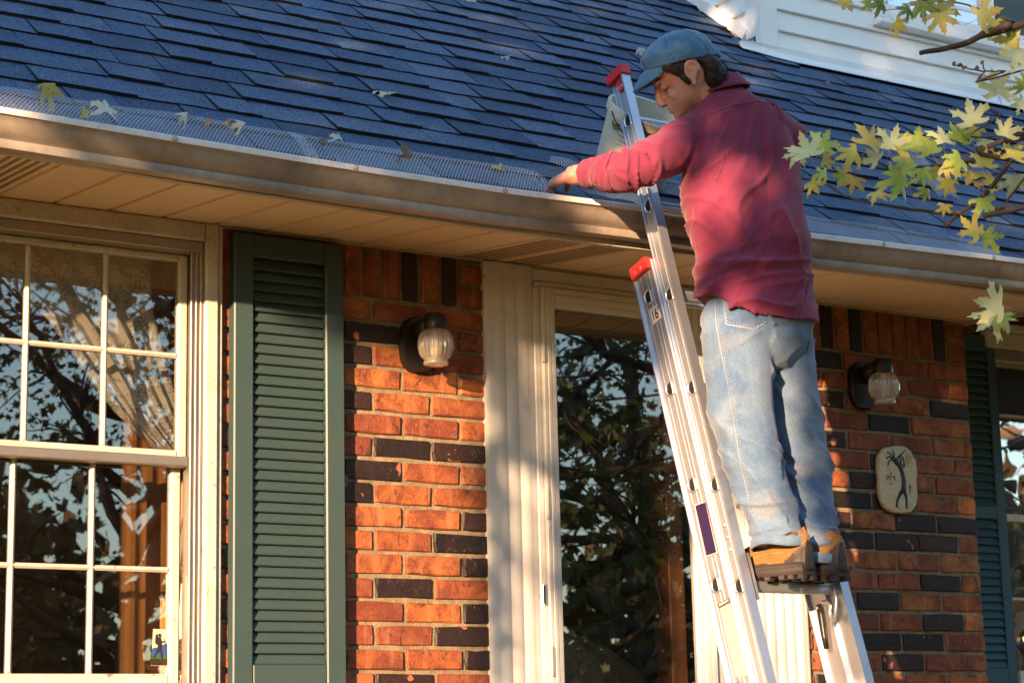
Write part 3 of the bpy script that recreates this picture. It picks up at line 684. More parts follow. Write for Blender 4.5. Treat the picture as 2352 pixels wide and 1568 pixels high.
me.transform(Matrix(((0, 0, -1, cpt.x), (LN.x, 0, 0, 0), (0, 0, 0, 0), (0, 0, 0, 1))) if 0 else Matrix(((0, 0, -1, cpt.x), (LN.y*.72, LD.y, 0, cpt.y-LD.y*.016), (LN.z*.72, LD.z, 0, cpt.z-LD.z*.016), (0, 0, 0, 1))))
link('size_mark', me, RBL)
Q = zq([(258, 238), (378, 200), (508, 715), (390, 752)], 2500, 1800, 2.613)
sticker(Q, STR, .0004); sticker(insetq(Q, (.965, .992)), STW, .0007); sticker(insetq(Q, (.93, .984)), STR, .0010); sticker(insetq(Q, (.90, .976)), STW, .0013); sticker(insetq(Q, (.84, .955)), STP, .0016)
m, nt, b, o_ = newmat('sticker_fine_print'); v = coords(nt, False, world=True)
dv = nd(nt, 'VectorMath', {'operation': 'DOT_PRODUCT'}, i0=v, i1=tuple(LD)).outputs['Value']; nv = nd(nt, 'VectorMath', {'operation': 'DOT_PRODUCT'}, i0=v, i1=tuple(LN)).outputs['Value']
line = math_(nt, 'GREATER_THAN', math_(nt, 'SINE', math_(nt, 'MULTIPLY', dv, 1500)), .1)
wd = math_(nt, 'GREATER_THAN', nz(nt, nd(nt, 'CombineXYZ', X=math_(nt, 'MULTIPLY', nv, 260), Y=math_(nt, 'MULTIPLY', dv, 60)).outputs[0], 1, 2), .46)
setb(nt, b, Base_Color=mix(nt, math_(nt, 'MULTIPLY', math_(nt, 'MULTIPLY', line, wd), .85), (.52, .49, .46), (.10, .08, .08)), Roughness=.4); FINE = m
sticker(zq([(465, 440), (600, 380), (830, 1275), (665, 1310)], 2560, 2150, 3.36), FINE, .0004)
sticker(zq([(443, 380), (583, 303), (592, 350), (455, 430)], 2560, 2150, 3.36), paint('sticker_header', (.05, .012, .01), .4, 0, bs=0), .0007)
for k in (.3, .62):
    a = zq([(443, 380), (583, 303), (592, 350), (455, 430)], 2560, 2150, 3.36); l = lambda p, q, t: (p[0]+(q[0]-p[0])*t, p[1]+(q[1]-p[1])*t)
    L0, L1 = l(a[0], a[3], k-.1), l(a[0], a[3], k+.1); R0, R1 = l(a[1], a[2], k-.1), l(a[1], a[2], k+.1)
    for u0, u1 in ((.08, .3), (.34, .58), (.63, .74), (.78, .93)): sticker([l(L0, R0, u0), l(L0, R0, u1), l(L1, R1, u1), l(L1, R1, u0)], STW, .001)
# rung locks under the standing rung
def lock(X, t, flip):
    pts = [(X, -.004, t+.012), (X, .020, t-.004), (X, .020, t-.040), (X, .004, t-.075), (X, -.006, t-.095), (X, -.022, t-.075), (X, -.018, t-.058), (X, -.010, t-.05), (X, -.020, t-.035), (X, -.036, t-.028), (X, -.050, t-.04)]
    lk = MB().tube([LM @ Vector(p) for p in pts], .0052, 8, 1.6).obj('rung_lock', ALU, lad, True)
    mb = MB(); mb.tube([LM @ Vector((X-.004, -.047, t-.030)), LM @ Vector((X-.004, -.050, t-.06)), LM @ Vector((X-.004, -.060, t-.12)), LM @ Vector((X-.004, -.064, t-.155))], [.012, .014, .012, .009], 10, .8); mb.obj('pawl', BLACK, lk, True)
    disc(LM @ Vector((X-.0155, -.048, t-.04)), (-1, 0, 0), .004, .002, 8).obj('rivet', ALU, lk)
lock(H0.x+LW-.028, -SPC*5, 1)
pl_ = MB(); pl_.box(H0.x+.022, H0.x+.030, -.02, .034, -SPC*5-.05, -SPC*5+.085, LM); pl_.box(H0.x+.012, H0.x+.040, -.035, -.02, -SPC*5-.12, -SPC*5+.05, LM); pl_.obj('rung_lock', ALU, lad)

# ================================================================ WALL LAMPS
def m_jar():
    m, nt, b, o = newmat('ribbed_jar_glass'); nt.nodes.remove(b)
    g = nd(nt, 'BsdfGlossy', None, Color=(1, .97, .92), Roughness=.06); t = nd(nt, 'BsdfTransparent', None, Color=(.90, .87, .80))
    tl = nd(nt, 'BsdfTranslucent', None, Color=(.85, .80, .72)); d_ = nd(nt, 'BsdfDiffuse', None, Color=(.8, .76, .68))
    fr = nd(nt, 'LayerWeight', None, Blend=.55).outputs['Facing']
    a = nd(nt, 'MixShader', None, Fac=.5); nt.links.new(tl.outputs[0], a.inputs[1]); nt.links.new(d_.outputs[0], a.inputs[2])
    b2 = nd(nt, 'MixShader', None, Fac=.36); nt.links.new(t.outputs[0], b2.inputs[1]); nt.links.new(a.outputs[0], b2.inputs[2])
    c2 = nd(nt, 'MixShader', None, Fac=ramp(nt, fr, [(.0, .10), (.6, .25), (1, .75)])); nt.links.new(b2.outputs[0], c2.inputs[1]); nt.links.new(g.outputs[0], c2.inputs[2])
    nt.links.new(c2.outputs[0], o.inputs[0]); return m
JAR = m_jar()
def lathe(mb, c, prof, n=32, rib=0, amp=0.):
    mb.loft([[Vector(c)+Vector((r*math.cos(2*math.pi*k/n)*(1+amp*w*math.cos(rib*2*math.pi*k/n)), r*math.sin(2*math.pi*k/n)*(1+amp*w*math.cos(rib*2*math.pi*k/n)), z)) for k in range(n)] for r, z, w in prof], cap=False); return mb
def lamp(xa, ya, s, label):
    c_ = at(xa, ya, -.125)                        # top of the glass, on the lamp's axis
    L = empty('wall_lamp', (c_.x, 0, c_.z-.1), label, 'lamp', 'wall lamps beside the door')
    bx_, bz = c_.x, c_.z-.028                      # back plate
    mb = MB(); pts = []
    for k in range(28):
        a = 2*math.pi*k/28; pts.append((.062*math.copysign(abs(math.cos(a))**.7, math.cos(a)), .088*math.copysign(abs(math.sin(a))**.75, math.sin(a))))
    mb.loft([[(bx_+x*q, -y, bz+z*q) for x, z in pts] for q, y in ((1, -.001), (1, .022), (.94, .030))]); mb.obj('back_plate', BLACK, L, True)
    shade_auto(L.children[-1], 40)
    mb = MB(); mb.tube([(bx_, -.025, bz+.035), (bx_, -.06, bz+.045), (bx_, -.105, c_.z+.02)], [.034, .032, .03], 16); mb.obj('arm', BLACK, L, True)
    mb = MB(); lathe(mb, (c_.x, -.125, c_.z), [(.0, .052, 0), (.030, .050, 0), (.035, .044, 0), (.036, .0, 0), (.034, -.004, 0), (.0, -.004, 0)]); shade_auto(mb.obj('cap', BLACK, L), 40)
    mb = MB(); jp = [(.033, .0, 0), (.043, -.008, .5), (.050, -.022, 1), (.053, -.042, 1), (.0525, -.058, 1), (.048, -.078, 1), (.041, -.090, .5), (.036, -.095, 0), (.038, -.100, 0), (.040, -.108, 0), (.037, -.113, 0), (.015, -.114, 0), (.001, -.112, 0)]
    lathe(mb, (c_.x, -.125, c_.z), jp, 140, 22, .075*s); mb.obj('glass_jar', JAR, L, True)
    mb = MB(); lathe(mb, (c_.x, -.125, c_.z), [(.001, -.088, 0), (.012, -.085, 0), (.0185, -.074, 0), (.019, -.06, 0), (.013, -.038, 0), (.012, -.012, 0), (.013, .0, 0)], 20); mb.obj('bulb', paint('frosted_bulb', (.82, .78, .70), .3, 0, bs=0), L, True)
lamp(1000, 757, 1, 'black jelly jar wall lamp with ribbed glass beside the green shutter')
lamp(2028, 857, 1, 'black jelly jar wall lamp with ribbed glass above the stone plaque')

# ================================================================ STONE PLAQUE
zp = lambda a, b_: ((3250+a/4.9)*.6125, (1640+b_/4.9)*.6125)
ol = [(500,150),(560,143),(640,150),(710,150),(760,185),(820,240),(870,340),(910,420),(935,560),(940,700),(935,860),(948,1000),(945,1100),(930,1230),(890,1310),(840,1360),(760,1380),(640,1388),(520,1370),(420,1330),(340,1270),(290,1170),(250,1050),(235,900),(240,760),(220,600),(218,400),(230,320),(280,250),(330,195),(400,170)]
pc = at(*zp(590, 770), -.024)
PQ = empty('plaque', (pc.x, 0, pc.z-.12), 'cream stone plaque with dark dancing flute player in relief', 'plaque')
m, nt, b, o_ = newmat('cast_stone'); v = coords(nt, False, world=True)
cr = nd(nt, 'TexVoronoi', {'feature': 'DISTANCE_TO_EDGE'}, Vector=v, Scale=26.0).outputs[0]
c = mix(nt, ramp(nt, nz(nt, v, 40, 6, .7), [(.3, 0), (.7, 1)]), (.70, .62, .43), (.56, .45, .25))
c = mix(nt, math_(nt, 'MULTIPLY', ramp(nt, cr, [(0, 1), (.04, 0)]), .14), c, (.30, .20, .07))
setb(nt, b, Base_Color=c, Roughness=.8); bump(nt, b, mix(nt, .4, nz(nt, v, 90, 5), cr), .6, .004)
mb = MB(); rings = []
for q, Y, j in ((.985, -.004, .001), (1.0, -.012, .002), (.985, -.021, .002), (.94, -.0255, .0015), (.7, -.0262, .0006), (.35, -.0262, .0006), (.02, -.0262, 0)):
    r_ = []
    for k in range(len(ol)*2):
        a, b2 = ol[k//2], ol[(k//2+1) % len(ol)]; p = a if k % 2 == 0 else ((a[0]+b2[0])/2, (a[1]+b2[1])/2)
        w = at(*zp(*p), -.024); w = pc+(w-pc)*q; r_.append((w.x+random.uniform(-j, j), Y+random.uniform(-j, j)*.6, w.z+random.uniform(-j, j)))
    rings.append(r_)
mb.loft(rings); mb.obj('stone', m, PQ, True)
FIG = paint('slate_enamel', (.035, .033, .045), .4, .25, (.10, .10, .12), 40)
def rel(pts, r, n=8, mat=FIG, name='figure', fl=.5, mb=None):
    own = mb is None; mb = mb or MB(); P = [at(*zp(*p), -.0275) for p in pts]; k = 1/4.9*.6125/628
    rr = [q*k for q in (r if hasattr(r, '__len__') else [r]*len(pts))]
    rings = []
    for i, p in enumerate(P):
        t = (P[min(i+1, len(P)-1)]-P[max(i-1, 0)]).normalized(); w = Vector((-t.z, 0, t.x)) if True else 0
        rings.append([p+w*math.cos(2*math.pi*j/n)*rr[i]+Vector((0, 1, 0))*math.sin(2*math.pi*j/n)*rr[i]*fl for j in range(n)])
    mb.loft(rings); return mb.obj(name, mat, PQ, True) if own else mb
fg = MB()
rel([(470, 370), (500, 400), (545, 440), (590, 500), (640, 590), (670, 700), (688, 820), (682, 920), (672, 1010)], [22, 48, 58, 52, 50, 50, 52, 55, 62], mb=fg)
rel([(640, 1000), (595, 1080), (562, 1170), (552, 1260), (585, 1292)], [45, 32, 26, 24, 10], mb=fg); rel([(700, 1000), (728, 1090), (736, 1190), (732, 1270), (765, 1300)], [45, 32, 26, 24, 10], mb=fg)
rel([(548, 395), (620, 320), (705, 240)], [16, 16, 13], mb=fg); rel([(660, 560), (632, 480), (628, 400), (612, 350)], [24, 20, 18, 14], mb=fg); rel([(690, 540), (688, 450), (670, 380), (640, 330)], [22, 18, 16, 13], mb=fg)
rel([(505, 360), (505, 310), (490, 260), (468, 220)], [15, 15, 14, 9], mb=fg); rel([(480, 360), (455, 310), (415, 280), (375, 270)], [15, 15, 14, 12], mb=fg); rel([(470, 380), (420, 350), (380, 360), (365, 395)], [14, 14, 14, 12], mb=fg); rel([(460, 400), (420, 420), (398, 460), (395, 515)], [14, 15, 16, 14], mb=fg)
fg.obj('figure', FIG, PQ, True)
OCH = paint('ochre_enamel', (.28, .16, .05), .6, .2)
sm = MB()
for k in range(11):
    a = 2*math.pi*k/11; rel([(770+52*math.cos(a), 392+70*math.sin(a)), (770+68*math.cos(a), 392+92*math.sin(a))], [9, 5], 6, mb=sm)
rel([(770+34*math.cos(2*math.pi*k/12), 392+46*math.sin(2*math.pi*k/12)) for k in range(13)], 8, 6, mb=sm); rel([(768, 385), (770, 400)], 9, 6, mb=sm)
sm.obj('sun_mark', OCH, PQ, True)
bm_ = MB()
for pts in ([(375, 690), (372, 780)], [(400, 690), (405, 760)], [(430, 710), (445, 760), (440, 800)], [(490, 720), (520, 710), (520, 780)], [(500, 720), (495, 760)], [(415, 830), (440, 850), (475, 850)], [(375, 685), (440, 715), (520, 705)]): rel(pts, 8, 6, mb=bm_)
bm_.obj('bird_mark', OCH, PQ, True)
rel([(440, 635), (455, 685)], [12, 16], 6, STR, 'bird_head'); rel([(795, 860), (798, 900), (800, 935)], [16, 27, 20], 8, STR, 'feather_tip'); rel([(800, 945), (800, 985), (802, 1010)], [22, 24, 12], 8, paint('turquoise_enamel', (.16, .38, .38), .5, .1), 'feather_base'); rel([(802, 1010), (802, 1085)], [6, 3], 6, OCH, 'feather_quill')

# ================================================================ GUTTER GUARD
def guard_pt(x, t, hump, top):
    a = Vector((x, -.697, lz(x)+.003)); b_ = Vector((x, RYE, RZE))+RS*top+RN*.014; c_ = (a+b_)/2+Vector((0, -.012, .030))*hump
    return a*(1-t)**2+c_*2*t*(1-t)+b_*t*t
def guard(x0, x1, name, label, hump=1.0, top=.150, square=False, ragged=True, cell=.0105, rows=26, fx=None):
    mb = MB(); nx = int((x1-x0)/cell); nt_ = rows; wob = lambda x: hump*(1+.25*noise.noise((x*3, 1, 0)))
    fx = fx or (lambda x, t: guard_pt(x, t, wob(x), top+.02*noise.noise((x*4, 7, 0))))
    def P(i, j):
        x = x0+i*cell+(.5*cell if (j % 2 and not square) else 0); e = 0
        if ragged and i > nx-4: e = .016*noise.noise((j*.7, i, 3))
        return fx(x+e, min(1, j/nt_))
    w = .00125
    def strand(a, b_, d_):
        t = (b_-a); s_ = t.cross(d_).normalized()*w*.5; mb.add([a-s_, a+s_, b_+s_, b_-s_], [(0, 1, 2, 3)])
    for i in range(nx):
        for j in range(nt_):
            p = P(i, j); nrm = (P(i+1, j)-p).cross(P(i, j+1)-p).normalized()
            if square: strand(p, P(i, j+1), nrm); strand(p, P(i+1, j), nrm)
            else:
                if j % 2: strand(p, P(i, j+1), nrm); strand(p, P(i+1, j+1), nrm)
                else: strand(p, P(i, j+1), nrm); strand(p, P(max(i-1, 0), j+1), nrm)
    o = mb.obj(name, MESHM); return tag(o, label, 'gutter guard', 'pieces of mesh gutter guard')
guard(-1.75, -.545, 'gutter_guard', 'long wire mesh gutter guard above the window, running off the left edge')
guard(-.60, .222, 'gutter_guard', 'wire mesh gutter guard ending raggedly at the reaching hand', 1.15, .145)
guard(1.16, 2.06, 'gutter_guard', 'square grid gutter guard right of the man', .8, .135, True, cell=.0095, rows=20)
def loose(pa_, pb_, wid, lift, name, label, n=70, twist=0.):
    A, B = atroof(*pa_), atroof(*pb_); L = (B-A).length; ax = (B-A)/L; sd = ax.cross(RN).normalized()
    def fx(x, t): 
        s = x; q = (t-.5)
        return A+ax*s+sd*q*wid+RN*(lift*(1-(2*q)**2)*(.4+.6*math.sin(min(1, s/L)*math.pi))+.004+twist*q*s)
    return guard(0, L, name, label, cell=.0085, rows=max(8, int(wid/.008)), fx=fx)
loose((2035, 305), (2185, 462), .10, .035, 'gutter_guard', 'loose strip of wire mesh lying on the roof behind the maple leaves')
loose((1262, 368), (1345, 398), .06, .02, 'gutter_guard', 'small curled scrap of wire mesh on the shingles above the hand')
loose((1500, 425), (1600, 455), .11, .03, 'gutter_guard', 'scrap of wire mesh between the ladder rail and the red shirt')

# ================================================================ BUCKET
best = None
for k in range(60):
    Y = -.6+.01*k; T = at(1500, 258, Y); h = (T-Vector((0, RYE, RZE))).dot(RN)-.012
    if best is None or abs(h-.27) < abs(best[1]-.27): best = (T, h)
T, hb = best; base = T-RN*hb
BU = empty('bucket', base, 'worn cream plastic bucket with printed label standing on the roof behind the ladder', 'bucket')
bu = Vector((1, 0, 0)); bw = RN.cross(bu)
def bring(h, r, n=40):
    return [base+RN*h+(bu*math.cos(2*math.pi*k/n)+bw*math.sin(2*math.pi*k/n))*r for k in range(n)]
PAIL = paint('pail_plastic', (.66, .62, .50), .5, .45, (.30, .25, .17), 16)
mb = MB(); mb.loft([bring(0, .005), bring(0, .112), bring(.01, .118), bring(hb-.03, .137), bring(hb-.03, .145), bring(hb-.004, .147), bring(hb, .144), bring(hb-.002, .137), bring(.012, .114), bring(.010, .005)], cap=False); shade_auto(mb.obj('pail', PAIL, BU), 40)
mb = MB(); mb.loft([[base+RN*h+(bu*math.cos(a)+bw*math.sin(a))*(.1185+.019*h/hb+.0016) for a in (R(200)+R(120)*k/20 for k in range(21))] for h in (.05, hb*.4, hb-.05)], cap=False, closed=False)
m, nt, b, o_ = newmat('pail_label'); v = coords(nt, False, world=True)
ln = math_(nt, 'GREATER_THAN', math_(nt, 'SINE', math_(nt, 'MULTIPLY', nd(nt, 'VectorMath', {'operation': 'DOT_PRODUCT'}, i0=v, i1=tuple(RN)).outputs['Value'], 420)), .2)
blk = ramp(nt, nz(nt, v, 26, 2), [(.5, 0), (.52, 1)])
setb(nt, b, Base_Color=mix(nt, math_(nt, 'MULTIPLY', math_(nt, 'MULTIPLY', ln, blk), math_(nt, 'GREATER_THAN', nz(nt, v, 150, 2), .45)), (.66, .62, .5), (.28, .27, .24)), Roughness=.5)
mb.obj('printed_label', m, BU, True)
ha = [base+RN*(hb-.02)+bu*.15*math.cos(a)+(bw*-.8+RN*-.5).normalized()*.15*math.sin(a) for a in (math.pi*k/16 for k in range(17))]
MB().tube(ha, .002, 6).obj('bail_handle', BLACK, BU, True)
# ================================================================ LEAVES
half = [(0,1),(.06,.82),(.13,.80),(.10,.66),(.19,.62),(.11,.40),(.34,.55),(.40,.66),(.47,.60),(.70,.68),(.60,.50),(.66,.42),(.48,.36),(.30,.17),(.50,.12),(.62,.16),(.60,.04),(.46,-.06),(.30,-.06),(.10,-.03)]
def leaf_mesh(name, mat, seed, curl=.25, pet=.55, size=.095):
    r = random.Random(seed); pts = [(x*(1+r.uniform(-.08, .08))+r.uniform(-.015, .015), y+r.uniform(-.03, .03)) for x, y in half]
    pts2 = pts+[(0, 0)]+[(-x*(1+r.uniform(-.08, .08))+r.uniform(-.015, .015), y+r.uniform(-.03, .03)) for x, y in half[::-1][:-1]]
    bm = bmesh.new(); vs = [bm.verts.new((x, y, 0)) for x, y in pts2]; f = bm.faces.new(vs)
    bmesh.ops.triangulate(bm, faces=[f]); bmesh.ops.subdivide_edges(bm, edges=[e for e in bm.edges if e.calc_length() > .28], cuts=1); bmesh.ops.triangulate(bm, faces=bm.faces[:])
    a, b_, ph = curl*r.uniform(.5, 1.4), curl*r.uniform(-.6, 1.5), r.uniform(0, 6)
    for v_ in bm.verts:
        x, y = v_.co.x, v_.co.y
        v_.co.z = -a*x*x*1.2-b_*(y-.2)**2*.8+.25*curl*math.sin(3.3*x+2.7*y+ph)+.10*abs(x)
    me = bpy.data.meshes.new(name); bm.to_mesh(me); bm.free()
    mb = MB(); mb.v = [tuple(v_.co*size) for v_ in me.vertices]; mb.f = [tuple(p.vertices) for p in me.polygons]; mb.mi = [0]*len(mb.f)
    if pet: 
        k = r.uniform(-.25, .25); mb.m = 1; mb.tube([Vector((0, .05, .004))*size, Vector((k*.3, -pet*.4, -.05))*size, Vector((k, -pet, -.02))*size], [.0011, .0010, .0009], 5)
    out = mb.mesh(name, [mat, PETI], True); return out
PETI = paint('petiole', (.34, .20, .09), .5, .3, (.3, .06, .06), 20, bs=0)
LG = m_leaf('leaf_green', (.40, .54, .09), (.31, .47, .08), (.56, .58, .13)); LY = m_leaf('leaf_yellow', (.70, .60, .11), (.62, .58, .13), (.66, .44, .09))
LO = m_leaf('leaf_ochre', (.66, .56, .13), (.64, .56, .15), (.44, .26, .07)); LP = m_leaf('leaf_pale', (.68, .73, .44), (.58, .66, .34), (.68, .64, .28)); LDk = m_leaf('leaf_deep', (.12, .22, .045), (.18, .28, .06), (.3, .3, .08))
LS = m_leaf('leaf_silver', (.80, .82, .76), (.74, .75, .64), (.68, .58, .28)); LB = m_leaf('leaf_brown', (.30, .19, .10), (.36, .26, .15), (.2, .11, .05))
leafm = {k: [leaf_mesh('leaf', m_, i*7+ord(k), .55) for i in range(4)] for k, m_ in (('g', LG), ('y', LY), ('o', LO), ('p', LP), ('d', LDk))}
# ---- maple whose limbs reach in from the right
TX, TY = 4.9, -4.4
MAP = empty('maple_tree', (TX, TY, GZ), 'maple tree whose yellow green leafy branches reach in at right', 'tree')
mb = MB(); mb.tube([(TX, TY, GZ-.1), (TX+.05, TY, GZ+1.2), (TX-.05, TY+.05, .4), (TX+.05, TY+.1, 1.6), (TX, TY, 3.0)], [.2, .15, .13, .10, .05], 12); mb.obj('trunk', BARK, MAP, True)
BRS = []
def branch(pts, r0, r1, dep=5.0, root=None, mat=BARK, name='branch', wob=.004):
    P = [atd(x, y, dep+(.03*math.sin(i*1.7))) for i, (x, y) in enumerate(pts)]
    if root is not None:
        e = Vector(root); a = P[-1]; P += [a.lerp(e, .35)+Vector((0, 0, .05)), a.lerp(e, .7)+Vector((0, 0, .03)), e]
    # resample smoothly
    Q = []
    for i in range(len(P)-1):
        p0, p1, p2, p3 = P[max(i-1, 0)], P[i], P[i+1], P[min(i+2, len(P)-1)]
        for k in range(6):
            t = k/6; Q.append(.5*((2*p1)+(p2-p0)*t+(2*p0-5*p1+4*p2-p3)*t*t+(3*p1-p0-3*p2+p3)*t**3)+Vector((random.uniform(-1, 1), random.uniform(-1, 1), random.uniform(-1, 1)))*wob*.35)
    Q.append(P[-1]); n = len(Q)
    mb = MB(); mb.tube(Q, [(r0+(r1-r0)*i/(n-1))*(1+.12*noise.noise((i*.9, r0*1000, 0))) for i in range(n)], 8)
    o = mb.obj(name, mat, MAP, True); BRS.append((o, Q)); return o
branch([(2113, 122), (2200, 105), (2270, 76), (2320, 56), (2380, 45)], .0064, .012, 5.0, (TX, TY, 1.7))
branch([(2110, 0), (2200, 8), (2260, 25), (2310, 44), (2330, 50)], .0018, .0042, 5.0, None, TWIG)
branch([(2012, 22), (2052, 22), (2090, 8), (2130, -6)], .0012, .0016, 5.0, None, PETI)
b2 = branch([(2190, 148), (2220, 157), (2265, 164), (2310, 163), (2375, 156)], .0018, .0030, 4.9, (TX, TY, 1.35), TWIG)
branch([(2258, 148), (2261, 163)], .0016, .0018, 4.9, None, TWIG); branch([(2249, 178), (2263, 164)], .0014, .0018, 4.9, None, TWIG)
for x, y in ((2191, 148), (2204, 152), (2214, 156), (2242, 157), (2258, 146), (2248, 179)):
    mb = MB(); p = atd(x, y, 4.9)
    for k in range(4): mb.ball(p+Vector((random.uniform(-1, 1), random.uniform(-1, 1), random.uniform(-1, 1)))*.004, (.003, .003, .0042), 6, 4)
    mb.obj('bud', paint('bud', (.16, .07, .06), .6, .3), MAP, True)
branch([(2025, 388), (2090, 385), (2180, 375), (2240, 366), (2300, 350), (2375, 312)], .0024, .0062, 5.0, (TX, TY, .9))
branch([(2170, 518), (2212, 485), (2270, 438), (2320, 372), (2380, 300)], .0052, .0078, 4.95, (TX, TY, 1.1))
branch([(1878, 402), (1900, 425), (1950, 452), (2010, 468), (2100, 482), (2160, 488), (2208, 488)], .0020, .0050, 4.97)
branch([(2290, 478), (2330, 476), (2390, 468)], .0060, .0075, 4.9, (TX, TY, .8)); branch([(2300, 480), (2325, 445), (2365, 395)], .0022, .003, 4.93)
branch([(2235, 415), (2290, 400), (2310, 395)], .002, .003, 4.95); branch([(2255, 245), (2300, 262), (2360, 300)], .002, .003, 4.95, (TX, TY, 1.0))
branch([(2330, 712), (2375, 705)], .0016, .0022, 4.9, (TX, TY, .2), TWIG)
zl = lambda a, b_, oy=0: ((2560+a/1.823)*.6125, (oy+b_/1.823)*.6125)
LV = [(870,1060,200,110,'p'),(945,1020,190,58,'g'),(800,1030,150,240,'p'),(960,1080,130,-10,'y'),(1262,1000,180,72,'o'),(1190,1050,190,185,'y'),(1420,1020,175,82,'p'),(1600,1010,200,75,'g'),(1700,1040,160,95,'g'),(1785,980,190,97,'p'),(1880,960,150,55,'g'),(1990,850,215,97,'p'),(2010,870,130,262,'y'),(2085,955,120,240,'p'),(2200,930,160,65,'p'),
 (1480,1210,180,255,'g'),(1320,1300,140,290,'o'),(1440,1190,160,5,'g'),(1180,1210,140,255,'o'),(1120,1190,130,190,'g'),(980,1185,100,175,'g'),(870,1240,120,300,'y'),(1780,1130,150,335,'o'),(1640,1160,140,285,'g'),(1820,1230,150,265,'y'),(1990,1170,150,250,'o'),(2060,1140,160,80,'y'),(2250,1090,190,65,'y'),(2270,1200,170,275,'p'),(2060,1350,190,280,'g'),(1660,1290,130,262,'g'),(1800,1400,100,255,'y'),(2140,1220,130,200,'y'),(1560,1080,150,200,'y'),(1340,1100,150,150,'p'),(1500,1150,150,20,'g'),(1700,1160,130,320,'y'),(1900,1080,150,200,'g'),
 (1110,0,120,265,'y'),(1370,20,140,195,'d'),(1640,10,180,268,'d'),(1755,90,180,50,'o'),(1760,90,150,285,'o'),(1450,150,140,325,'y'),(1550,70,110,210,'d'),(2020,130,190,25,'o'),(2120,160,150,300,'g'),(2290,270,220,190,'y'),(2290,330,190,245,'p'),(2160,640,190,105,'p'),(2190,660,110,55,'p'),(2334,600,120,150,'g'),(2250,170,120,200,'d'),(1290,20,110,170,'g'),(2330,700,110,200,'p')]
LV = [(*zl(a, b_), s*.336, d, k) for a, b_, s, d, k in LV]+[(*zl(2030, 55, 850), 60, 135, 'y'), (*zl(2050, 80, 850), 62, -5, 'g'), (*zl(2190, 535, 850), 78, 172, 'p'), (*zl(2160, 590, 850), 84, 222, 'p'), (*zl(2150, 590, 850), 50, 330, 'g')]
lr = random.Random(3)
for x, y, s, dg_, k in LV:
    dep = 4.95+lr.uniform(-.12, .10); p = atd(x, y, dep); a = R(dg_+lr.uniform(-10, 10))
    tip = RT*math.cos(a)+UP*math.sin(a); nrm = -FW
    nrm = (nrm+RT*lr.uniform(-.55, .55)+UP*lr.uniform(-.3, .75)).normalized(); tip = (tip-nrm*tip.dot(nrm)).normalized(); sd = tip.cross(nrm)
    sc = s*dep/FPX/.105*lr.uniform(.92, 1.18)
    M = Matrix(((sd.x*sc, tip.x*sc, nrm.x*sc, p.x), (sd.y*sc, tip.y*sc, nrm.y*sc, p.y), (sd.z*sc, tip.z*sc, nrm.z*sc, p.z), (0, 0, 0, 1)))
    bo = min(BRS, key=lambda b_: min((q-p).length for q in b_[1]))[0]
    o = bpy.data.objects.new('leaf', lr.choice(leafm[k])); C.objects.link(o); o.matrix_basis = M; adopt(o, bo)
# ---- simple tree crowns for the trees around the photographer (seen in the panes, and shading the house)
def crown(name, parent, pts, mat, size, seed, tilt=1.0):
    r = np.random.default_rng(seed); n = len(pts); mb = MB()
    star = [(0, 1), (.14, .5), (.62, .62), (.4, .22), (.5, -.05), (0, 0), (-.5, -.05), (-.4, .22), (-.62, .62), (-.14, .5)]
    for p in pts:
        q = Vector(r.normal(size=3)).normalized(); t = q.orthogonal().normalized(); t = (Matrix.Rotation(r.uniform(0, 6.28), 3, q) @ t); w = q.cross(t); s = size*r.uniform(.6, 1.25)
        mb.add([Vector(p)+(w*a+t*(b_-.4))*s for a, b_ in star], [(0, 1, 9), (1, 2, 3), (3, 4, 5), (5, 6, 7), (7, 8, 9), (1, 3, 5, 7, 9)])
    return mb.obj(name, mat, parent)
def limbs(parent, base, h, spread, n, seed, r0=.12, up=.5, lo=.3, mat=BARK):
    r = random.Random(seed); B = Vector(base); tr_ = [B+Vector((r.uniform(-.12, .12)*k, r.uniform(-.12, .12)*k, h*k/6)) for k in range(7)]
    MB().tube(tr_, [r0*(1-.12*k) for k in range(7)], 10).obj('trunk', mat, parent, True); tips = []
    for k in range(n):
        i = lo+(1-lo)*k/n; s = B+(tr_[-1]-B)*i; a = k*2.4+r.uniform(-.4, .4); L = spread*r.uniform(.6, 1.1)*(1.15-i*.6)
        d = Vector((math.cos(a), math.sin(a), up*r.uniform(.3, 1.2))); P = [s]
        for q in range(6): d = (d+Vector((r.uniform(-.35, .35), r.uniform(-.35, .35), r.uniform(-.25, .3)))).normalized(); P.append(P[-1]+d*L/6)
        mb = MB(); mb.tube(P, [r0*.42*(1-.14*q) for q in range(7)], 7); 
        for q in range(2, 7):
            for z in range(3):
                e = P[q]; d2 = (d+Vector((r.uniform(-1, 1), r.uniform(-1, 1), r.uniform(-.7, .8)))).normalized(); pp = [e]
                for y in range(4): d2 = (d2+Vector((r.uniform(-.4, .4), r.uniform(-.4, .4), r.uniform(-.35, .25)))).normalized(); pp.append(pp[-1]+d2*L*.10); tips.append(pp[-1])
                mb.tube(pp, [r0*.10, r0*.08, r0*.06, r0*.04, r0*.03], 5)
        mb.obj('branch', mat, parent, True)
    return tips
tr = np.random.default_rng(11)
FOLG = paint('foliage_green', (.085, .115, .03), .6, .5, (.10, .11, .02), 3, bs=0); FOLA = paint('foliage_autumn', (.10, .075, .02), .6, .5, (.16, .06, .02), 3, bs=0); FOLD = paint('foliage_evergreen', (.085, .105, .03), .6, .4, (.13, .10, .03), 3, bs=0)
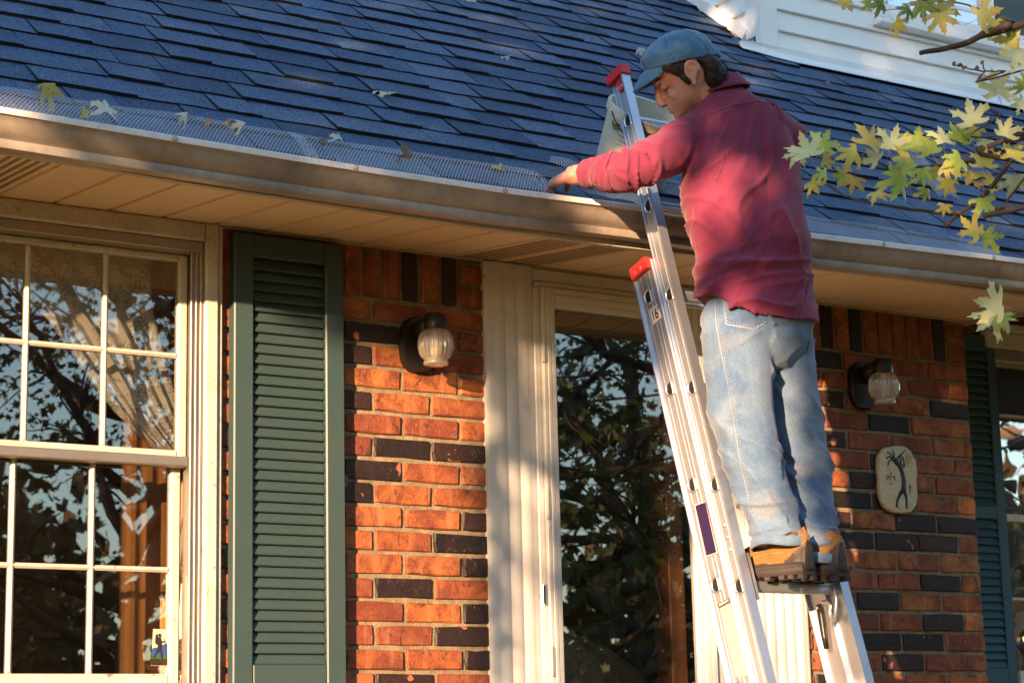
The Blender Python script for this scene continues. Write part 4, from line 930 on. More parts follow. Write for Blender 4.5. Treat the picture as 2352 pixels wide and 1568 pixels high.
def grow(name, loc, h, spread, n, seed, leaves, lsz, mat, label, jit, **k):
    T_ = empty(name, loc, label, 'tree'); tips = limbs(T_, loc, h, spread, n, seed, **k); tips = np.array([tuple(t) for t in tips])
    pts = tips[tr.integers(0, len(tips), leaves)]+tr.normal(size=(leaves, 3))*jit
    crown('foliage', T_, pts, mat, lsz, seed); return T_
tp = limbs(MAP, (TX+.1, TY-.1, GZ+1.0), 3.6, 2.9, 17, 5, .10, .2, .10)
tp = np.array([tuple(t) for t in tp]); pts = tp[tr.integers(0, len(tp), 4200)]+tr.normal(size=(4200, 3))*.18
def outside(p, mx=2450):
    d = Vector(p)-CAM; z = d.dot(FW)
    if z < .2: return True
    x = 1176+FPX*d.dot(RT)/z; y = 784-FPX*d.dot(UP)/z
    return x > mx or x < -100 or y < -500 or y > 2000
pts = [p for p in pts if outside(p)]
crown('foliage', MAP, pts, FOLG, .066, 3)
for ch in list(MAP.children):      # drop crown limbs that would cross the view
    if ch.name.startswith('branch') and not any(ch is b_[0] for b_ in BRS):
        if any(not outside(v_.co, 2360) for v_ in ch.data.vertices): bpy.data.objects.remove(ch)
grow('yard_tree', (2.6, -8.2, GZ), 5.2, 2.9, 22, 21, 6500, .062, FOLD, 'dark leafy tree in the yard, reflected in the left window panes', .28, lo=.24, r0=.13)
grow('yard_tree', (7.5, -8.5, GZ), 5.0, 2.6, 13, 23, 2600, .08, FOLA, 'thin autumn tree in the yard, reflected low in the storm door', .2, lo=.1, r0=.14)
grow('yard_tree', (10.5, -6.5, GZ), 5.5, 2.8, 13, 29, 3200, .09, FOLA, 'russet autumn tree in the yard, reflected in the right hand window', .2, lo=.1, r0=.14)
# far woodland on the other side of the yard: one mass of bare and russet trees
wd_ = MB(); wr = random.Random(9)
for k in range(210):
    a = wr.uniform(-1.45, 1.5); d_ = wr.uniform(17, 40); x, y = math.sin(a)*d_, -math.cos(a)*d_
    az = math.degrees(math.atan2(-x, -y))
    if -62 < az < -5 and wr.random() < .35: continue
    if 46 < az < 64: continue                      # the low sun comes through this gap
    h = wr.uniform(7, 12)*(.6+.4*d_/30)*(.5 if -62 < az < -5 else 1); b0 = Vector((x, y, GZ))
    wd_.m = 1; wd_.tube([b0, b0+Vector((wr.uniform(-.3, .3), 0, h*.6)), b0+Vector((wr.uniform(-.6, .6), 0, h))], [.14, .09, .03], 5); wd_.m = 0
    for j in range(190):
        q = b0+Vector((wr.gauss(0, h*.16), wr.gauss(0, h*.16), h*wr.uniform(.12, 1))); s = wr.uniform(.10, .32); u = Vector((wr.gauss(0, 1), wr.gauss(0, 1), wr.gauss(0, 1))).normalized(); w = u.orthogonal().normalized()
        wd_.add([q+u*s, q+w*s*.6, q-u*s, q-w*s*.6], [(0, 1, 2, 3)])
tag(wd_.obj('woodland', [paint('far_foliage', (.20, .125, .06), .9, .5, (.10, .08, .035), .5, bs=0, rnd=False), BARK]), 'far russet woodland beyond the yard', 'woodland', kind='stuff')
# ---- unseen tree the low sun filters through: leaves masked to set lit and shaded spots
HA = Vector((math.cos(SUN_AZ), -math.sin(SUN_AZ), 0)); HB = TO_SUN.cross(HA); HB = HB if HB.z > 0 else -HB
def sunp(a, b_, d): return HA*a+HB*b_+TO_SUN*d
ST = empty('shade_tree', (sunp(.5, 0, 9.5).x, sunp(.5, 0, 9.5).y, GZ), 'broad tree left of the house that dapples the low sunlight', 'tree')
sr_ = np.random.default_rng(4); pts = []
LIT = [(1.20, .10, .06, .15, .95), (1.30, .16, .035, .06, .7), (1.10, .0, .06, .14, .9), (.90, .12, .06, .09, 1), (1.12, -.45, .10, .30, .9), (1.26, -.30, .08, .18, .7), (1.22, -.85, .16, .12, .9), (.35, 2.2, .09, .08, .95), (.62, 1.55, .18, .05, .8), (.0, 1.5, .2, .04, .7), (.45, 1.75, .3, .05, .8), (-.3, 1.15, .2, .035, .7), (.15, 1.25, .35, .03, .6), (-.1, 1.9, .35, .06, .7), (.05, 1.02, .16, .025, .6)]
SHD = [(.12, -.06, .20, .10, .97), (.30, -.20, .05, .22, .9), (.255, -.6, .040, .8, 1.0), (.41, -.45, .045, .45, .75), (-.12, -.02, .09, .16, .9), (.62, -.35, .12, .3, .75), (.85, -.2, .12, .2, .7), (.55, -.85, .10, .2, .4), (1.46, -.2, .11, 1.0, 1.0), (1.14, .42, .1, .2, .9)]
def dens(a, b_):
    edge = -.07 if a < .72 else (.33 if a < 1.10 else -.30)
    e = max(0, min(1, (b_-edge+.05*noise.noise((a*4, b_*4, 2)))/.08)); D = 1.0*e
    if a > 1.45: D = max(D, min(1, (a-1.45)/.06)) if a < 1.62 else min(max(D, .55), .55)
    for ca, cb, ra_, rb_, s in SHD:
        q = ((a-ca)/ra_)**2+((b_-cb)/rb_)**2
        D = max(D, s*max(0, min(1, 1.6*(1.3-q))))
    for ca, cb, ra_, rb_, s in LIT:
        q = ((a-ca)/ra_)**2+((b_-cb)/rb_)**2; D *= 1-s*max(0, min(1, 1.8*(1.25-q)))
    return D
k = 0
while len(pts) < 34000 and k < 170000:
    k += 1; a, b_ = sr_.uniform(-1.9, 2.9), sr_.uniform(-1.5, 3.6)
    if sr_.random() < dens(a, b_)**1.3: pts.append(sunp(a, b_, sr_.uniform(8.2, 10.6)))
crown('foliage', ST, pts, FOLA, .085, 8)
tb = ST.location; MB().tube([tb, sunp(.5, -1.5, 9.5), sunp(.48, .6, 9.5), sunp(.3, 1.6, 9.6), sunp(.2, 3.0, 9.5)], [.15, .12, .11, .09, .05], 10).obj('trunk', BARK, ST, True)
for a, b_ in ((-1.2, 1.6), (1.4, 1.8), (.8, 2.8), (-.7, 2.9), (1.9, .9), (-1.5, .8)): MB().tube([sunp(.45, .6+.2*abs(a), 9.5), sunp(a*.5+.2, b_*.75, 9.3), sunp(a, b_, 9.4)], [.06, .04, .015], 7).obj('branch', BARK, ST, True)
# ---- fallen leaves on the roof, the guard and the gutter
fm = {k: [leaf_mesh('maple_leaf', m_, i*13+ord(k), 1.0, .8) for i in range(3)] for k, m_ in (('s', LS), ('y', LY), ('b', LB), ('p', LP))}
FALL = [(95, 205, 'y', 1.0, 20, .015, 'curled yellow leaf on the mesh guard at far left', 1), (240, 263, 's', .85, 80, .02, 'pale leaf standing in the gutter mesh, second from left', 2), (428, 270, 's', .62, 200, .012, 'silvery leaf lying on the mesh guard above the window', 1), (515, 279, 'b', .4, 40, .01, 'small ochre leaf scrap on the mesh guard', 1), (557, 291, 's', .6, 150, .01, 'crumpled pale leaf where the two mesh guards overlap', 1), (735, 320, 'b', .32, 10, .01, 'tiny rust leaf scrap at the roof edge', 1), (775, 322, 's', .55, 70, .015, 'pale leaf with upright stem at the roof edge', 1),
 (872, 203, 's', .95, 290, .01, 'silver leaf with long stem on the open shingles', 0), (945, 353, 'b', .75, 170, .012, 'dry brown leaf clump on the mesh guard', 1), (1155, 388, 'y', .6, 120, .012, 'small yellow leaf on the mesh guard near the hand', 1), (1155, 125, 's', .62, 350, .008, 'white leaf high on the shingles, left of the ladder top', 0), (1465, 116, 's', .75, 330, .008, 'white leaf on the shingles just left of the cap', 0), (1082, 2, 'p', .6, 60, .008, 'pale leaf at the top edge of the roof', 0), (3095*.6125, 310*.6125, 'b', .5, 30, .006, 'tan leaf scrap on the shingles below the dormer flashing', 0), (190, 255, 'y', .45, 10, .01, 'small yellow leaf bits in the mesh guard', 1), (1408, 295, 'b', .45, 60, .06, 'brown leaf stuck to the bucket label', 3), (485, 283, 'b', .35, 100, .01, 'brown leaf crumb behind the gutter lip', 1)]
fr = random.Random(5)
for x, y, k, s, ang, h, lab, md in FALL:
    if md in (1, 2):
        p = atroof(x, y, .055); nrm = (RN+Vector((0, -.5, 0))).normalized()
        if md == 2: nrm = (Vector((-.2, -1, .25))).normalized()
    elif md == 3: p = at(x, y, -.36); nrm = Vector((-.5, -1, .2)).normalized()
    else: p = atroof(x, y, .022); nrm = (RN+Vector((fr.uniform(-.25, .25), -.2, 0))).normalized()
    if md == 3:
        d = rayd(x, y); q = None
        for tt in np.arange(5, 8, .004):
            w = CAM+d*tt; rel_ = w-base; hh = rel_.dot(RN); rad = (rel_-RN*hh).length
            if 0 < hh < hb and rad < .125+.019*hh/hb: q = w; break
        if q is not None: p = q-d*.012; nrm = ((q-base)-RN*(q-base).dot(RN)).normalized()
    a = R(ang); t = RT*math.cos(a)+UP*math.sin(a); t = (t-nrm*t.dot(nrm)).normalized(); sd = t.cross(nrm); s *= .68
    o = bpy.data.objects.new('maple_leaf', fr.choice(fm[k])); C.objects.link(o)
    o.matrix_basis = Matrix(((sd.x*s, t.x*s, nrm.x*s, p.x), (sd.y*s, t.y*s, nrm.y*s, p.y), (sd.z*s, t.z*s, nrm.z*s, p.z), (0, 0, 0, 1)))
    tag(o, lab, 'leaf', 'fallen maple leaves')
# ================================================================ WINDOW DRESSING
m, nt, b, o_ = newmat('lace'); v = coords(nt, False, world=True)
vo = nd(nt, 'TexVoronoi', {'feature': 'DISTANCE_TO_EDGE'}, Vector=v, Scale=95.0).outputs[0]
fl_ = ramp(nt, nz(nt, v, 11, 3, .5, 1.5), [(.48, 0), (.54, 1)])
setb(nt, b, Base_Color=(.88, .82, .70), Roughness=.9, Alpha=mix(nt, fl_, math_(nt, 'ADD', ramp(nt, vo, [(.1, .45), (.2, 0)]), .42), .95)); LACE = m
def sheet(rows, mat, fold=0., nf=8, n=60):
    mb = MB(); R_ = []
    for L, Rr in rows:
        L, Rr = Vector(L), Vector(Rr); R_.append([L.lerp(Rr, k/n)+Vector((0, fold*math.sin(k/n*nf*2*math.pi)*(.6+.4*math.sin(k*.31)), 0)) for k in range(n+1)])
    mb.loft(R_, cap=False, closed=False); return mb
def dz(x, y, Y=.13): return at(x, y, Y)
mb = sheet([(dz(-160, 530), dz(345, 585)), (dz(-60, 600), dz(345, 640)), (dz(30, 660), dz(352, 720)), (dz(110, 735), dz(375, 800)), (dz(190, 850), dz(400, 890)), (dz(262, 945), dz(425, 965)), (dz(340, 1020), dz(448, 1030)), (dz(400, 1062), dz(455, 1066))], LACE, .016, 7)
tag(mb.obj('lace_curtain', LACE, None, True), 'cream lace curtain swept aside behind the left window', 'curtain')
mb = sheet([(dz(425, 1150, .12), dz(445, 1150, .12)), (dz(395, 1330, .12), dz(445, 1330, .12)), (dz(385, 1440, .12), dz(445, 1440, .12)), (dz(395, 1560, .12), dz(440, 1560, .12))], LACE, .006, 3, 20)
tag(mb.obj('lace_curtain', LACE, None, True), 'narrow tail of lace beside the lower right pane', 'curtain')
DRAPE = m_cloth('drape', [(.3, (.44, .19, .05)), (.7, (.56, .26, .075))], 400)
xl_, xr_ = dz(275, 1300, .24).x, -.56
mb = MB(); mb.loft([[(xl_+(xr_-xl_)*k/40+.0, .24+.007*math.sin(k*.55)+.002*math.sin(k*1.7), z) for k in range(41)] for z in (.18, -.3, -.8, -1.3, -1.9)], cap=False, closed=False)
tag(mb.obj('drape', DRAPE, None, True), 'orange brown drape hanging inside the left window', 'drape')
# hiker sticker on the lower sash
sp = lambda a, b_, h=0: at((500+a/5.41)*.6125, (2250+b_/5.41)*.6125, .048-h)
def dec(pts, mat, h, nm): return MB().add([sp(a, b_, h) for a, b_ in pts], [tuple(range(len(pts)))]).obj(nm, mat, STK)
STK = empty('window_sticker', sp(540, 1320), 'small sticker of a hiker before blue mountains in the lower pane', 'sticker')
fm_ = lambda n, c: paint(n, c, .4, .1, bs=0)
dec([(360, 1320), (715, 1325), (740, 590), (400, 575)], fm_('sticker_sky', (.50, .55, .40)), 0, 'sky_print'); dec([(366, 1200), (716, 1200), (722, 870), (690, 860), (600, 900), (560, 890), (470, 960), (420, 950), (374, 985)], fm_('sticker_blue', (.03, .09, .26)), .0004, 'mountain_print')
dec([(366, 1200), (716, 1200), (714, 1100), (600, 1120), (520, 1090), (460, 1130), (368, 1110)], fm_('sticker_green', (.03, .12, .05)), .0008, 'hill_print'); dec([(363, 1312), (713, 1316), (716, 1180), (550, 1190), (450, 1175), (366, 1180)], fm_('sticker_earth', (.04, .02, .012)), .0012, 'ground_print')
HK = fm_('sticker_dark', (.03, .022, .022)); hk = MB()
for poly in ([(505, 690), (530, 665), (560, 680), (578, 692), (562, 700), (560, 735), (530, 745), (508, 720)], [(505, 740), (555, 745), (575, 830), (580, 900), (570, 950), (500, 940), (480, 850)], [(440, 800), (455, 690), (490, 680), (500, 750), (490, 890), (465, 895), (445, 860)], [(490, 930), (570, 940), (600, 1180), (565, 1180), (545, 1020), (470, 1080), (430, 1165), (395, 1150), (450, 1060)], [(570, 835), (640, 815), (655, 835), (580, 862)], [(628, 760), (638, 762), (690, 1190), (680, 1190)]): hk.add([sp(a, b_, .0016) for a, b_ in poly], [tuple(range(len(poly)))])
hk.obj('hiker_print', HK, STK)
# sofa with a pale throw inside the entrance
def dq(x, y, Y): return at(x, y, Y)
c0 = dq(1480, 1500, .75)
SF = empty('sofa', (c0.x, .9, GZ+.12), 'dark sofa with pale throw, dim behind the storm door glass', 'sofa')
sa, sb = dq(1330, 1440, .9).x, dq(1640, 1440, .9).x; zt_ = dq(1480, 1438, .9).z
mb = MB(); mb.bbox(sa-.5, sb, .9, 1.1, GZ+.4, zt_, .03).bbox(sa-.5, sb, 1.1, 1.7, GZ+.2, GZ+.55, .03); mb.obj('back', m_cloth('sofa_cloth', [(.3, (.05, .045, .05)), (.7, (.08, .07, .075))]), SF)
mb = sheet([(dq(1180, 1400, .8), dq(1290, 1440, .8)), (dq(1180, 1440, .78), dq(1400, 1490, .78)), (dq(1180, 1500, .78), dq(1470, 1540, .78)), (dq(1180, 1650, .79), dq(1500, 1650, .79))], None, .03, 6, 60); mb.obj('throw', m_cloth('throw_cloth', [(.3, (.62, .54, .45)), (.7, (.74, .66, .56))]), SF, True)
# ================================================================ PERSON
PE = empty('person', (.66, -1.1, -.955), 'man in blue cap, red shirt, jeans and tan boots standing on the ladder', 'person')
def remesh(mb, voxel, smooth=2, name='tmp'):
    me = bpy.data.meshes.new(name); me.from_pydata([tuple(v_) for v_ in mb.v], [], mb.f); ob = bpy.data.objects.new(name, me); C.objects.link(ob)
    bm = bmesh.new(); bm.from_mesh(me); bmesh.ops.recalc_face_normals(bm, faces=bm.faces); bm.to_mesh(me); bm.free()
    md = ob.modifiers.new('r', 'REMESH'); md.mode = 'VOXEL'; md.voxel_size = voxel
    if smooth: s_ = ob.modifiers.new('s', 'SMOOTH'); s_.iterations = smooth; s_.factor = .5
    dg = bpy.context.evaluated_depsgraph_get(); out = bpy.data.meshes.new_from_object(ob.evaluated_get(dg)); bpy.data.objects.remove(ob); return out
def finish(me, name, mat, parent, disp=None):
    me.materials.clear(); me.materials.append(mat)
    if disp:
        me.update(); nr = [v_.normal.copy() for v_ in me.vertices]
        for v_, n_ in zip(me.vertices, nr): v_.co += disp(v_.co, n_)
    me.polygons.foreach_set('use_smooth', [True]*len(me.polygons)); me.update(); return link(name, me, parent)
def ell(c, A, B, n=28, p=2.0):
    r_ = []
    for k in range(n):
        a = 2*math.pi*k/n; ca, sa = math.cos(a), math.sin(a)
        r_.append(Vector(c)+A*math.copysign(abs(ca)**(2/p), ca)+B*math.copysign(abs(sa)**(2/p), sa))
    return r_
def ridge(x): return 1-abs(x)
LAT = Vector((-.974, .22, 0)); FAC = Vector((.22, .974, 0)); ZU = Vector((0, 0, 1))
# ---------------------------------------------------------------- shirt
TOR = [(1664, 205, -.995, .052, .055), (1668, 220, -.995, .075, .066), (1678, 236, -.998, .100, .082), (1690, 260, -1.0, .138, .098), (1699, 300, -1.01, .160, .114), (1703, 345, -1.015, .178, .124), (1703, 390, -1.02, .188, .128), (1703, 440, -1.03, .190, .130), (1711, 520, -1.04, .182, .128), (1724, 590, -1.05, .172, .126), (1730, 645, -1.055, .172, .127), (1737, 700, -1.06, .184, .140), (1742, 744, -1.062, .192, .148)]
sh = MB(); rings = []
for i, (x, y, Y, a, b_) in enumerate(TOR):
    c_ = at(x, y, Y); k_ = .009 if i > 3 else .002; r_ = ell(c_, LAT*(a-k_), FAC*(b_-k_), 36, 2.3)
    if i >= len(TOR)-2:                       # shirt-tail: low at the back, high over the hips
        w = (1 if i == len(TOR)-1 else .45)
        for k in range(36):
            ang = 2*math.pi*k/36; s_ = max(0, math.cos(ang)); bk = max(0, -math.sin(ang)); r_[k] += ZU*w*(.085*s_**2.2+.05*max(0, math.sin(ang))-.012*bk)
    rings.append(r_)
sh.loft(rings)
ARM = [(1668, 285, -.99, .085), (1622, 305, -.97, .083), (1570, 332, -.965, .077), (1520, 358, -.97, .071), (1470, 384, -.965, .066), (1432, 396, -.94, .064), (1400, 397, -.88, .062), (1376, 398, -.815, .055), (1358, 399, -.785, .051), (1343, 400, -.76, .047)]
ap = [at(x, y, Y) for x, y, Y, r_ in ARM]
sh.tube(ap, [q[3]-.005 for q in ARM], 24)
ra_ = [at(1745, 290, -1.03), at(1790, 300, -1.03)+Vector((.01, .02, -.01)), Vector((.86, -.93, .20)), Vector((.87, -.84, .22)), Vector((.87, -.79, .26))]
sh.tube(ra_, [.085, .08, .07, .055, .045], 20)
me = remesh(sh, .0055, 5)
axis = (ap[-1]-ap[0]).normalized(); S0 = ap[1]; HEMC = at(1737, 700, -1.06)
armpit = at(1562, 430, -1.05)
def near_arm(p):
    best = (9, 0)
    for i in range(len(ap)-1):
        d = ap[i+1]-ap[i]; t = max(0, min(1, (p-ap[i]).dot(d)/d.dot(d))); q = (p-ap[i]-d*t).length
        if q < best[0]: best = (q, i+t)
    return best
def shirt_disp(p, n):
    q, s = near_arm(p); la = (p-at(1703, 400, -1.03)).dot(LAT); z = p.z
    w_arm = max(0, min(1, (.12-q)/.05)) if s > .8 else 0
    # sleeve: rings of folds gathered at the elbow, slanting
    ph = s*1.0+(p-ap[min(9, int(s))]).dot(Vector((.2, -.3, 1)))*7
    f1 = .010*max(0, ridge(2.3*noise.noise((ph*1.7, p.z*7, p.y*4))))**3.2+.008*noise.noise((ph*1.3, p.x*5, 4))-.004
    f1 *= (.7+.7*math.exp(-((s-5)/1.8)**2))*max(.25, min(1, (9-s)/1.5))
    # torso: drag lines running from the armpit and shoulder blades down to the far hip, loose bunching over the waist
    u = la*1.0+z*.55; v_ = z-la*.5
    f2 = .017*max(0, ridge(2.4*noise.noise((u*7+noise.noise((z*4, la*4, 1))*1.5, v_*2.0, 1.7))))**3.5-.003+.005*max(0, ridge(2.3*noise.noise((u*15, v_*5+la*6, 5))))**3
    f2 += .008*noise.noise((u*5, v_*2.2, 9))
    d = (p-armpit).length; th_ = math.atan2((p-armpit).dot(ZU), (p-armpit).dot(-LAT)); f2 += .010*(max(0, ridge(2.2*noise.noise((th_*3.1, d*5, 6))))**3)*math.exp(-((d-.13)/.09)**2)
    wa = math.exp(-((z-at(1725, 635, -1.05).z)/.06)**2)
    f2 += wa*(.016*max(0, ridge(2.3*noise.noise((la*3.2+z*3, z*17+la*3, 3))))**2+.008*noise.noise((la*4, z*22, 3))-.004)
    hem = math.exp(-((z-HEMC.z)/.05)**2); f2 += hem*.009*math.sin(la*38+z*9)*noise.noise((la*7, 2, 2))
    pl = (la+.02); back = max(0, -n.dot(FAC))
    f2 += back*(.005*math.exp(-((pl-.022)/.012)**2)-.002*math.exp(-((pl)/.010)**2)+.005*math.exp(-((pl+.022)/.012)**2))*max(0, min(1, (.34-z)/.05))*max(0, min(1, (z+.02)/.2))
    f2 += .030*back*math.exp(-((z-at(1740, 560, -1.05).z)/.10)**2)*max(0, min(1, (.12-la)/.15))        # the back blouses over the waist
    w = w_arm; top = max(0, min(1, (.40-z)/.05)); f2 *= .35+.65*top
    return n*(w*f1+(1-w)*f2)
SHIRT_M = m_cloth('shirt_twill', [(.25, (.155, .020, .050)), (.55, (.195, .028, .064)), (.85, (.24, .042, .085))], 900, .88, None, .45, 2.2, .15, 2.2)
SHIRT = finish(me, 'shirt', SHIRT_M, PE, shirt_disp)
# collar
ncb = at(1660, 214, -.99); HDIR = (at(1600, 170, -.98)-ncb).normalized()
cl = MB(); rr = []
CT = (ZU*.86+HDIR*.35).normalized(); CU = CT.orthogonal().normalized()
C1 = (-LAT-CT*(-LAT).dot(CT)).normalized(); C2 = CT.cross(C1)
n = 36
def cring(h, r1, r2, dr=0): return [ncb+CT*h+C1*math.cos(2*math.pi*k/n)*r1+C2*math.sin(2*math.pi*k/n)*r2+CT*dr*math.cos(2*math.pi*k/n) for k in range(n)]
cl.loft([cring(-.014, .062, .062), cring(.024, .058, .058, .004), cring(.038, .059, .059, .008), cring(.039, .062, .062, .008), cring(.030, .067, .067, .006), cring(.008, .080, .080, .0), cring(.002, .085, .085, -.004), cring(.0, .0835, .0835, -.004), cring(.006, .076, .076, .0)], cap=False)
CO = shade_auto(cl.obj('collar', SHIRT_M, SHIRT, True), 40)
MB().tube([p_+CT*.0045 for p_ in cring(.002, .0855, .0855, -.004)]+[cring(.002, .0855, .0855, -.004)[0]+CT*.0045], .0011, 5).obj('collar_stitching', SHIRT_M, CO, True)
# seams found on the shirt surface
def bvh(o):
    m_ = o.data; return BVHTree.FromPolygons([wm(o) @ v_.co for v_ in m_.vertices], [tuple(p.vertices) for p in m_.polygons])
def seam(tree, pts, r, mat, parent, name='seam', lift=.0005, flat=.6, dash=0, step=7):
    P = []
    for (x0, y0), (x1, y1) in zip(pts, pts[1:]):
        k = max(2, int(math.hypot(x1-x0, y1-y0)/step))
        for i in range(k):
            t = i/k; d = rayd(x0+(x1-x0)*t, y0+(y1-y0)*t); h = tree.ray_cast(CAM, d)
            if h[0] is not None: P.append(h[0]+h[1]*lift)
    if len(P) < 3: return None
    mb = MB()
    if dash:
        for i in range(0, len(P)-1, 2): mb.tube([P[i], P[i].lerp(P[i+1], .75)], r, 5)
    else:
        run = [P[0]]
        for a, b_ in zip(P, P[1:]):
            if (b_-a).length > .05:
                if len(run) > 2: mb.tube(run, r, 6)
                run = []
            run.append(b_)
        if len(run) > 2: mb.tube(run, r, 6)
    if not mb.v: return None
    o = mb.obj(name, mat, parent, True)
    return tag(o, kind='stuff') if dash else o
ts = bvh(SHIRT)
SEAM_M = m_cloth('shirt_seam', [(.3, (.13, .016, .04)), (.7, (.30, .07, .11))], 900)
for pts in ([(1595, 262), (1640, 258), (1690, 240), (1738, 233), (1790, 243), (1812, 262)], [(1612, 262), (1640, 290), (1660, 325), (1663, 365), (1652, 400), (1640, 425)], [(1593, 480), (1590, 540), (1596, 600), (1608, 640), (1605, 672)]):
    seam(ts, pts, .0022, SEAM_M, SHIRT); seam(ts, [(x+3.5, y+5) for x, y in pts], .0011, SEAM_M, SHIRT, 'stitching', dash=1, step=4)
seam(ts, [(1402, 352), (1390, 385), (1398, 420), (1412, 444)], .004, SHIRT_M, SHIRT, 'cuff_fold'); seam(ts, [(1365, 352), (1356, 385), (1360, 420), (1372, 440)], .003, SEAM_M, SHIRT, 'cuff_fold')
# ---------------------------------------------------------------- jeans
LL = [(1690, 700, -1.055, .085), (1690, 770, -1.06, .098), (1695, 850, -1.065, .100), (1704, 950, -1.075, .092), (1727, 1050, -1.09, .083), (1759, 1140, -1.115, .078), (1782, 1195, -1.13, .075), (1794, 1230, -1.14, .073)]
RL = [(1790, 710, -1.06, .085), (1794, 790, -1.04, .096), (1800, 870, -1.02, .096), (1814, 960, -1.01, .092), (1838, 1060, -1.03, .083), (1858, 1160, -1.07, .076), (1873, 1225, -1.13, .073), (1885, 1272, -1.145, .066)]
jn = MB()
jn.loft([ell(at(x, y, Y), LAT*a, FAC*b_, 32, 2.3) for x, y, Y, a, b_ in ((1735, 655, -1.055, .135, .092), (1738, 700, -1.06, .150, .104), (1742, 740, -1.062, .166, .122), (1745, 785, -1.062, .152, .112), (1746, 825, -1.06, .11, .085), (1747, 850, -1.06, .07, .05))])
RUNGT = (LM @ Vector((0, 0, -SPC*5))).z+.0105
hl = at(1860, 1328, -1.225); hl.z = RUNGT+.001; hr = at(1936, 1330, -1.215); hr.z = RUNGT+.001
FL, FR = Vector((-.30, .954, 0)), Vector((-.16, .987, 0))
def legpath(LL_, pa): q = [at(x, y, Y) for x, y, Y, r_ in LL_[:-2]]; return q+[q[-1].lerp(pa, .58), pa]
lp = legpath(LL, hl+FL*.090+ZU*.112); rp_ = legpath(RL, hr+FR*.082+ZU*.070)
jn.tube(lp, [q[3] for q in LL], 24); jn.tube(rp_, [q[3] for q in RL], 24)
me = remesh(jn, .006, 3)
def jean_disp(p, n):
    L = (p-at(1745, 900, -1.07)).dot(LAT) > 0; path = lp if L else rp_
    z = p.z; zc = path[-1].z; side = p.dot(Vector((RT.x, RT.y, 0)))
    f = .011*max(0, ridge(2.3*noise.noise((side*6+z*3, z*7+side*7, 5.5 if L else 1.1))))**3.5-.002
    f += .005*noise.noise((side*5, z*5, 2))
    low = math.exp(-((z-zc-.07)/.07)**2); f += low*(.013*max(0, ridge(1.9*math.sin(.5*(z*88+side*20)+2.2*noise.noise((side*8, z*7, 3)))))**1.6-.004)
    knee = math.exp(-((z-path[4].z)/.09)**2); f += knee*.009*max(0, ridge(2.2*noise.noise((side*5, z*15+side*9, 0))))**3
    seat = math.exp(-((z-at(1740, 790, -1.07).z)/.06)**2); f += seat*.006*max(0, ridge(2.2*noise.noise((side*4, z*15-side*7, 8))))**3
    return n*f
m, nt, b, o_ = newmat('denim'); v = coords(nt, False, world=True)
c = ramp(nt, nz(nt, v, 5.5, 5, .62, .5), [(.25, (.034, .075, .165)), (.42, (.072, .13, .24)), (.58, (.125, .195, .30)), (.8, (.215, .265, .33))])
tw = nz(nt, nd(nt, 'VectorMath', {'operation': 'MULTIPLY'}, i0=v, i1=(1, 1, .45)).outputs[0], 620, 2, .8)
c = mix(nt, ramp(nt, nz(nt, v, 7, 4, .6), [(.52, 0), (.74, .5)]), c, (.26, .23, .17))
c = mix(nt, 1.0, c, ramp(nt, tw, [(.3, .62), (.7, 1.35)]), 'MULTIPLY')
setb(nt, b, Base_Color=c, Roughness=.9, Specular_IOR_Level=.15, Sheen_Weight=.2); bump(nt, b, mix(nt, .3, nz(nt, v, 24, 4), tw), .25, .004); DENIM = m
JEANS = finish(me, 'jeans', DENIM, PE, jean_disp); tj = bvh(JEANS)
JS = m_cloth('denim_seam', [(.3, (.07, .12, .22)), (.7, (.30, .36, .44))], 900); JT_ = m_cloth('jean_thread', [(.3, (.30, .22, .15)), (.7, (.42, .33, .24))], 900)
seam(tj, [(1643, 690), (1645, 740), (1655, 800), (1672, 880), (1685, 960), (1697, 1040), (1712, 1110), (1722, 1160), (1722, 1205)], .0020, JS, JEANS)
seam(tj, [(1648, 690), (1650, 740), (1660, 800), (1677, 880), (1690, 960), (1702, 1040), (1717, 1110), (1727, 1160)], .0010, JT_, JEANS, 'stitching', dash=1, step=4)
PKT = [(1662, 690), (1668, 745), (1700, 750), (1732, 758), (1752, 745), (1765, 738)]
seam(tj, PKT, .0018, JS, JEANS, 'pocket_edge'); seam(tj, [(x+3, y-5) for x, y in PKT], .0011, JT_, JEANS, 'stitching', dash=1, step=4)
seam(tj, [(1862, 750), (1858, 790), (1850, 820), (1862, 860)], .0018, JS, JEANS, 'pocket_edge')
def hem(p0, p1, r, name='cuff'):
    t = (p1-p0).normalized(); u = t.orthogonal().normalized(); w = t.cross(u); mb = MB(); n = 40
    wv = lambda k: 1+.02*math.sin(2*math.pi*k*5/40)+.025*math.sin(2*math.pi*k*2/40+1)
    mb.loft([[p0+t*h+(u*math.cos(2*math.pi*k/n)+w*math.sin(2*math.pi*k/n))*q*wv(k)+ZU*.004*math.sin(2*math.pi*k*3/40) for k in range(n)] for h, q in ((-.004, r*.96), (.0, r+.004), (.022, r+.005), (.026, r+.001), (.020, r-.004), (.0, r-.006))], cap=False); return mb.obj(name, DENIM, JEANS, True)
hem(lp[-1]+ZU*.006, lp[-1]-ZU*.03, .078); hem(rp_[-1]+ZU*.006, rp_[-1]-ZU*.03, .070)
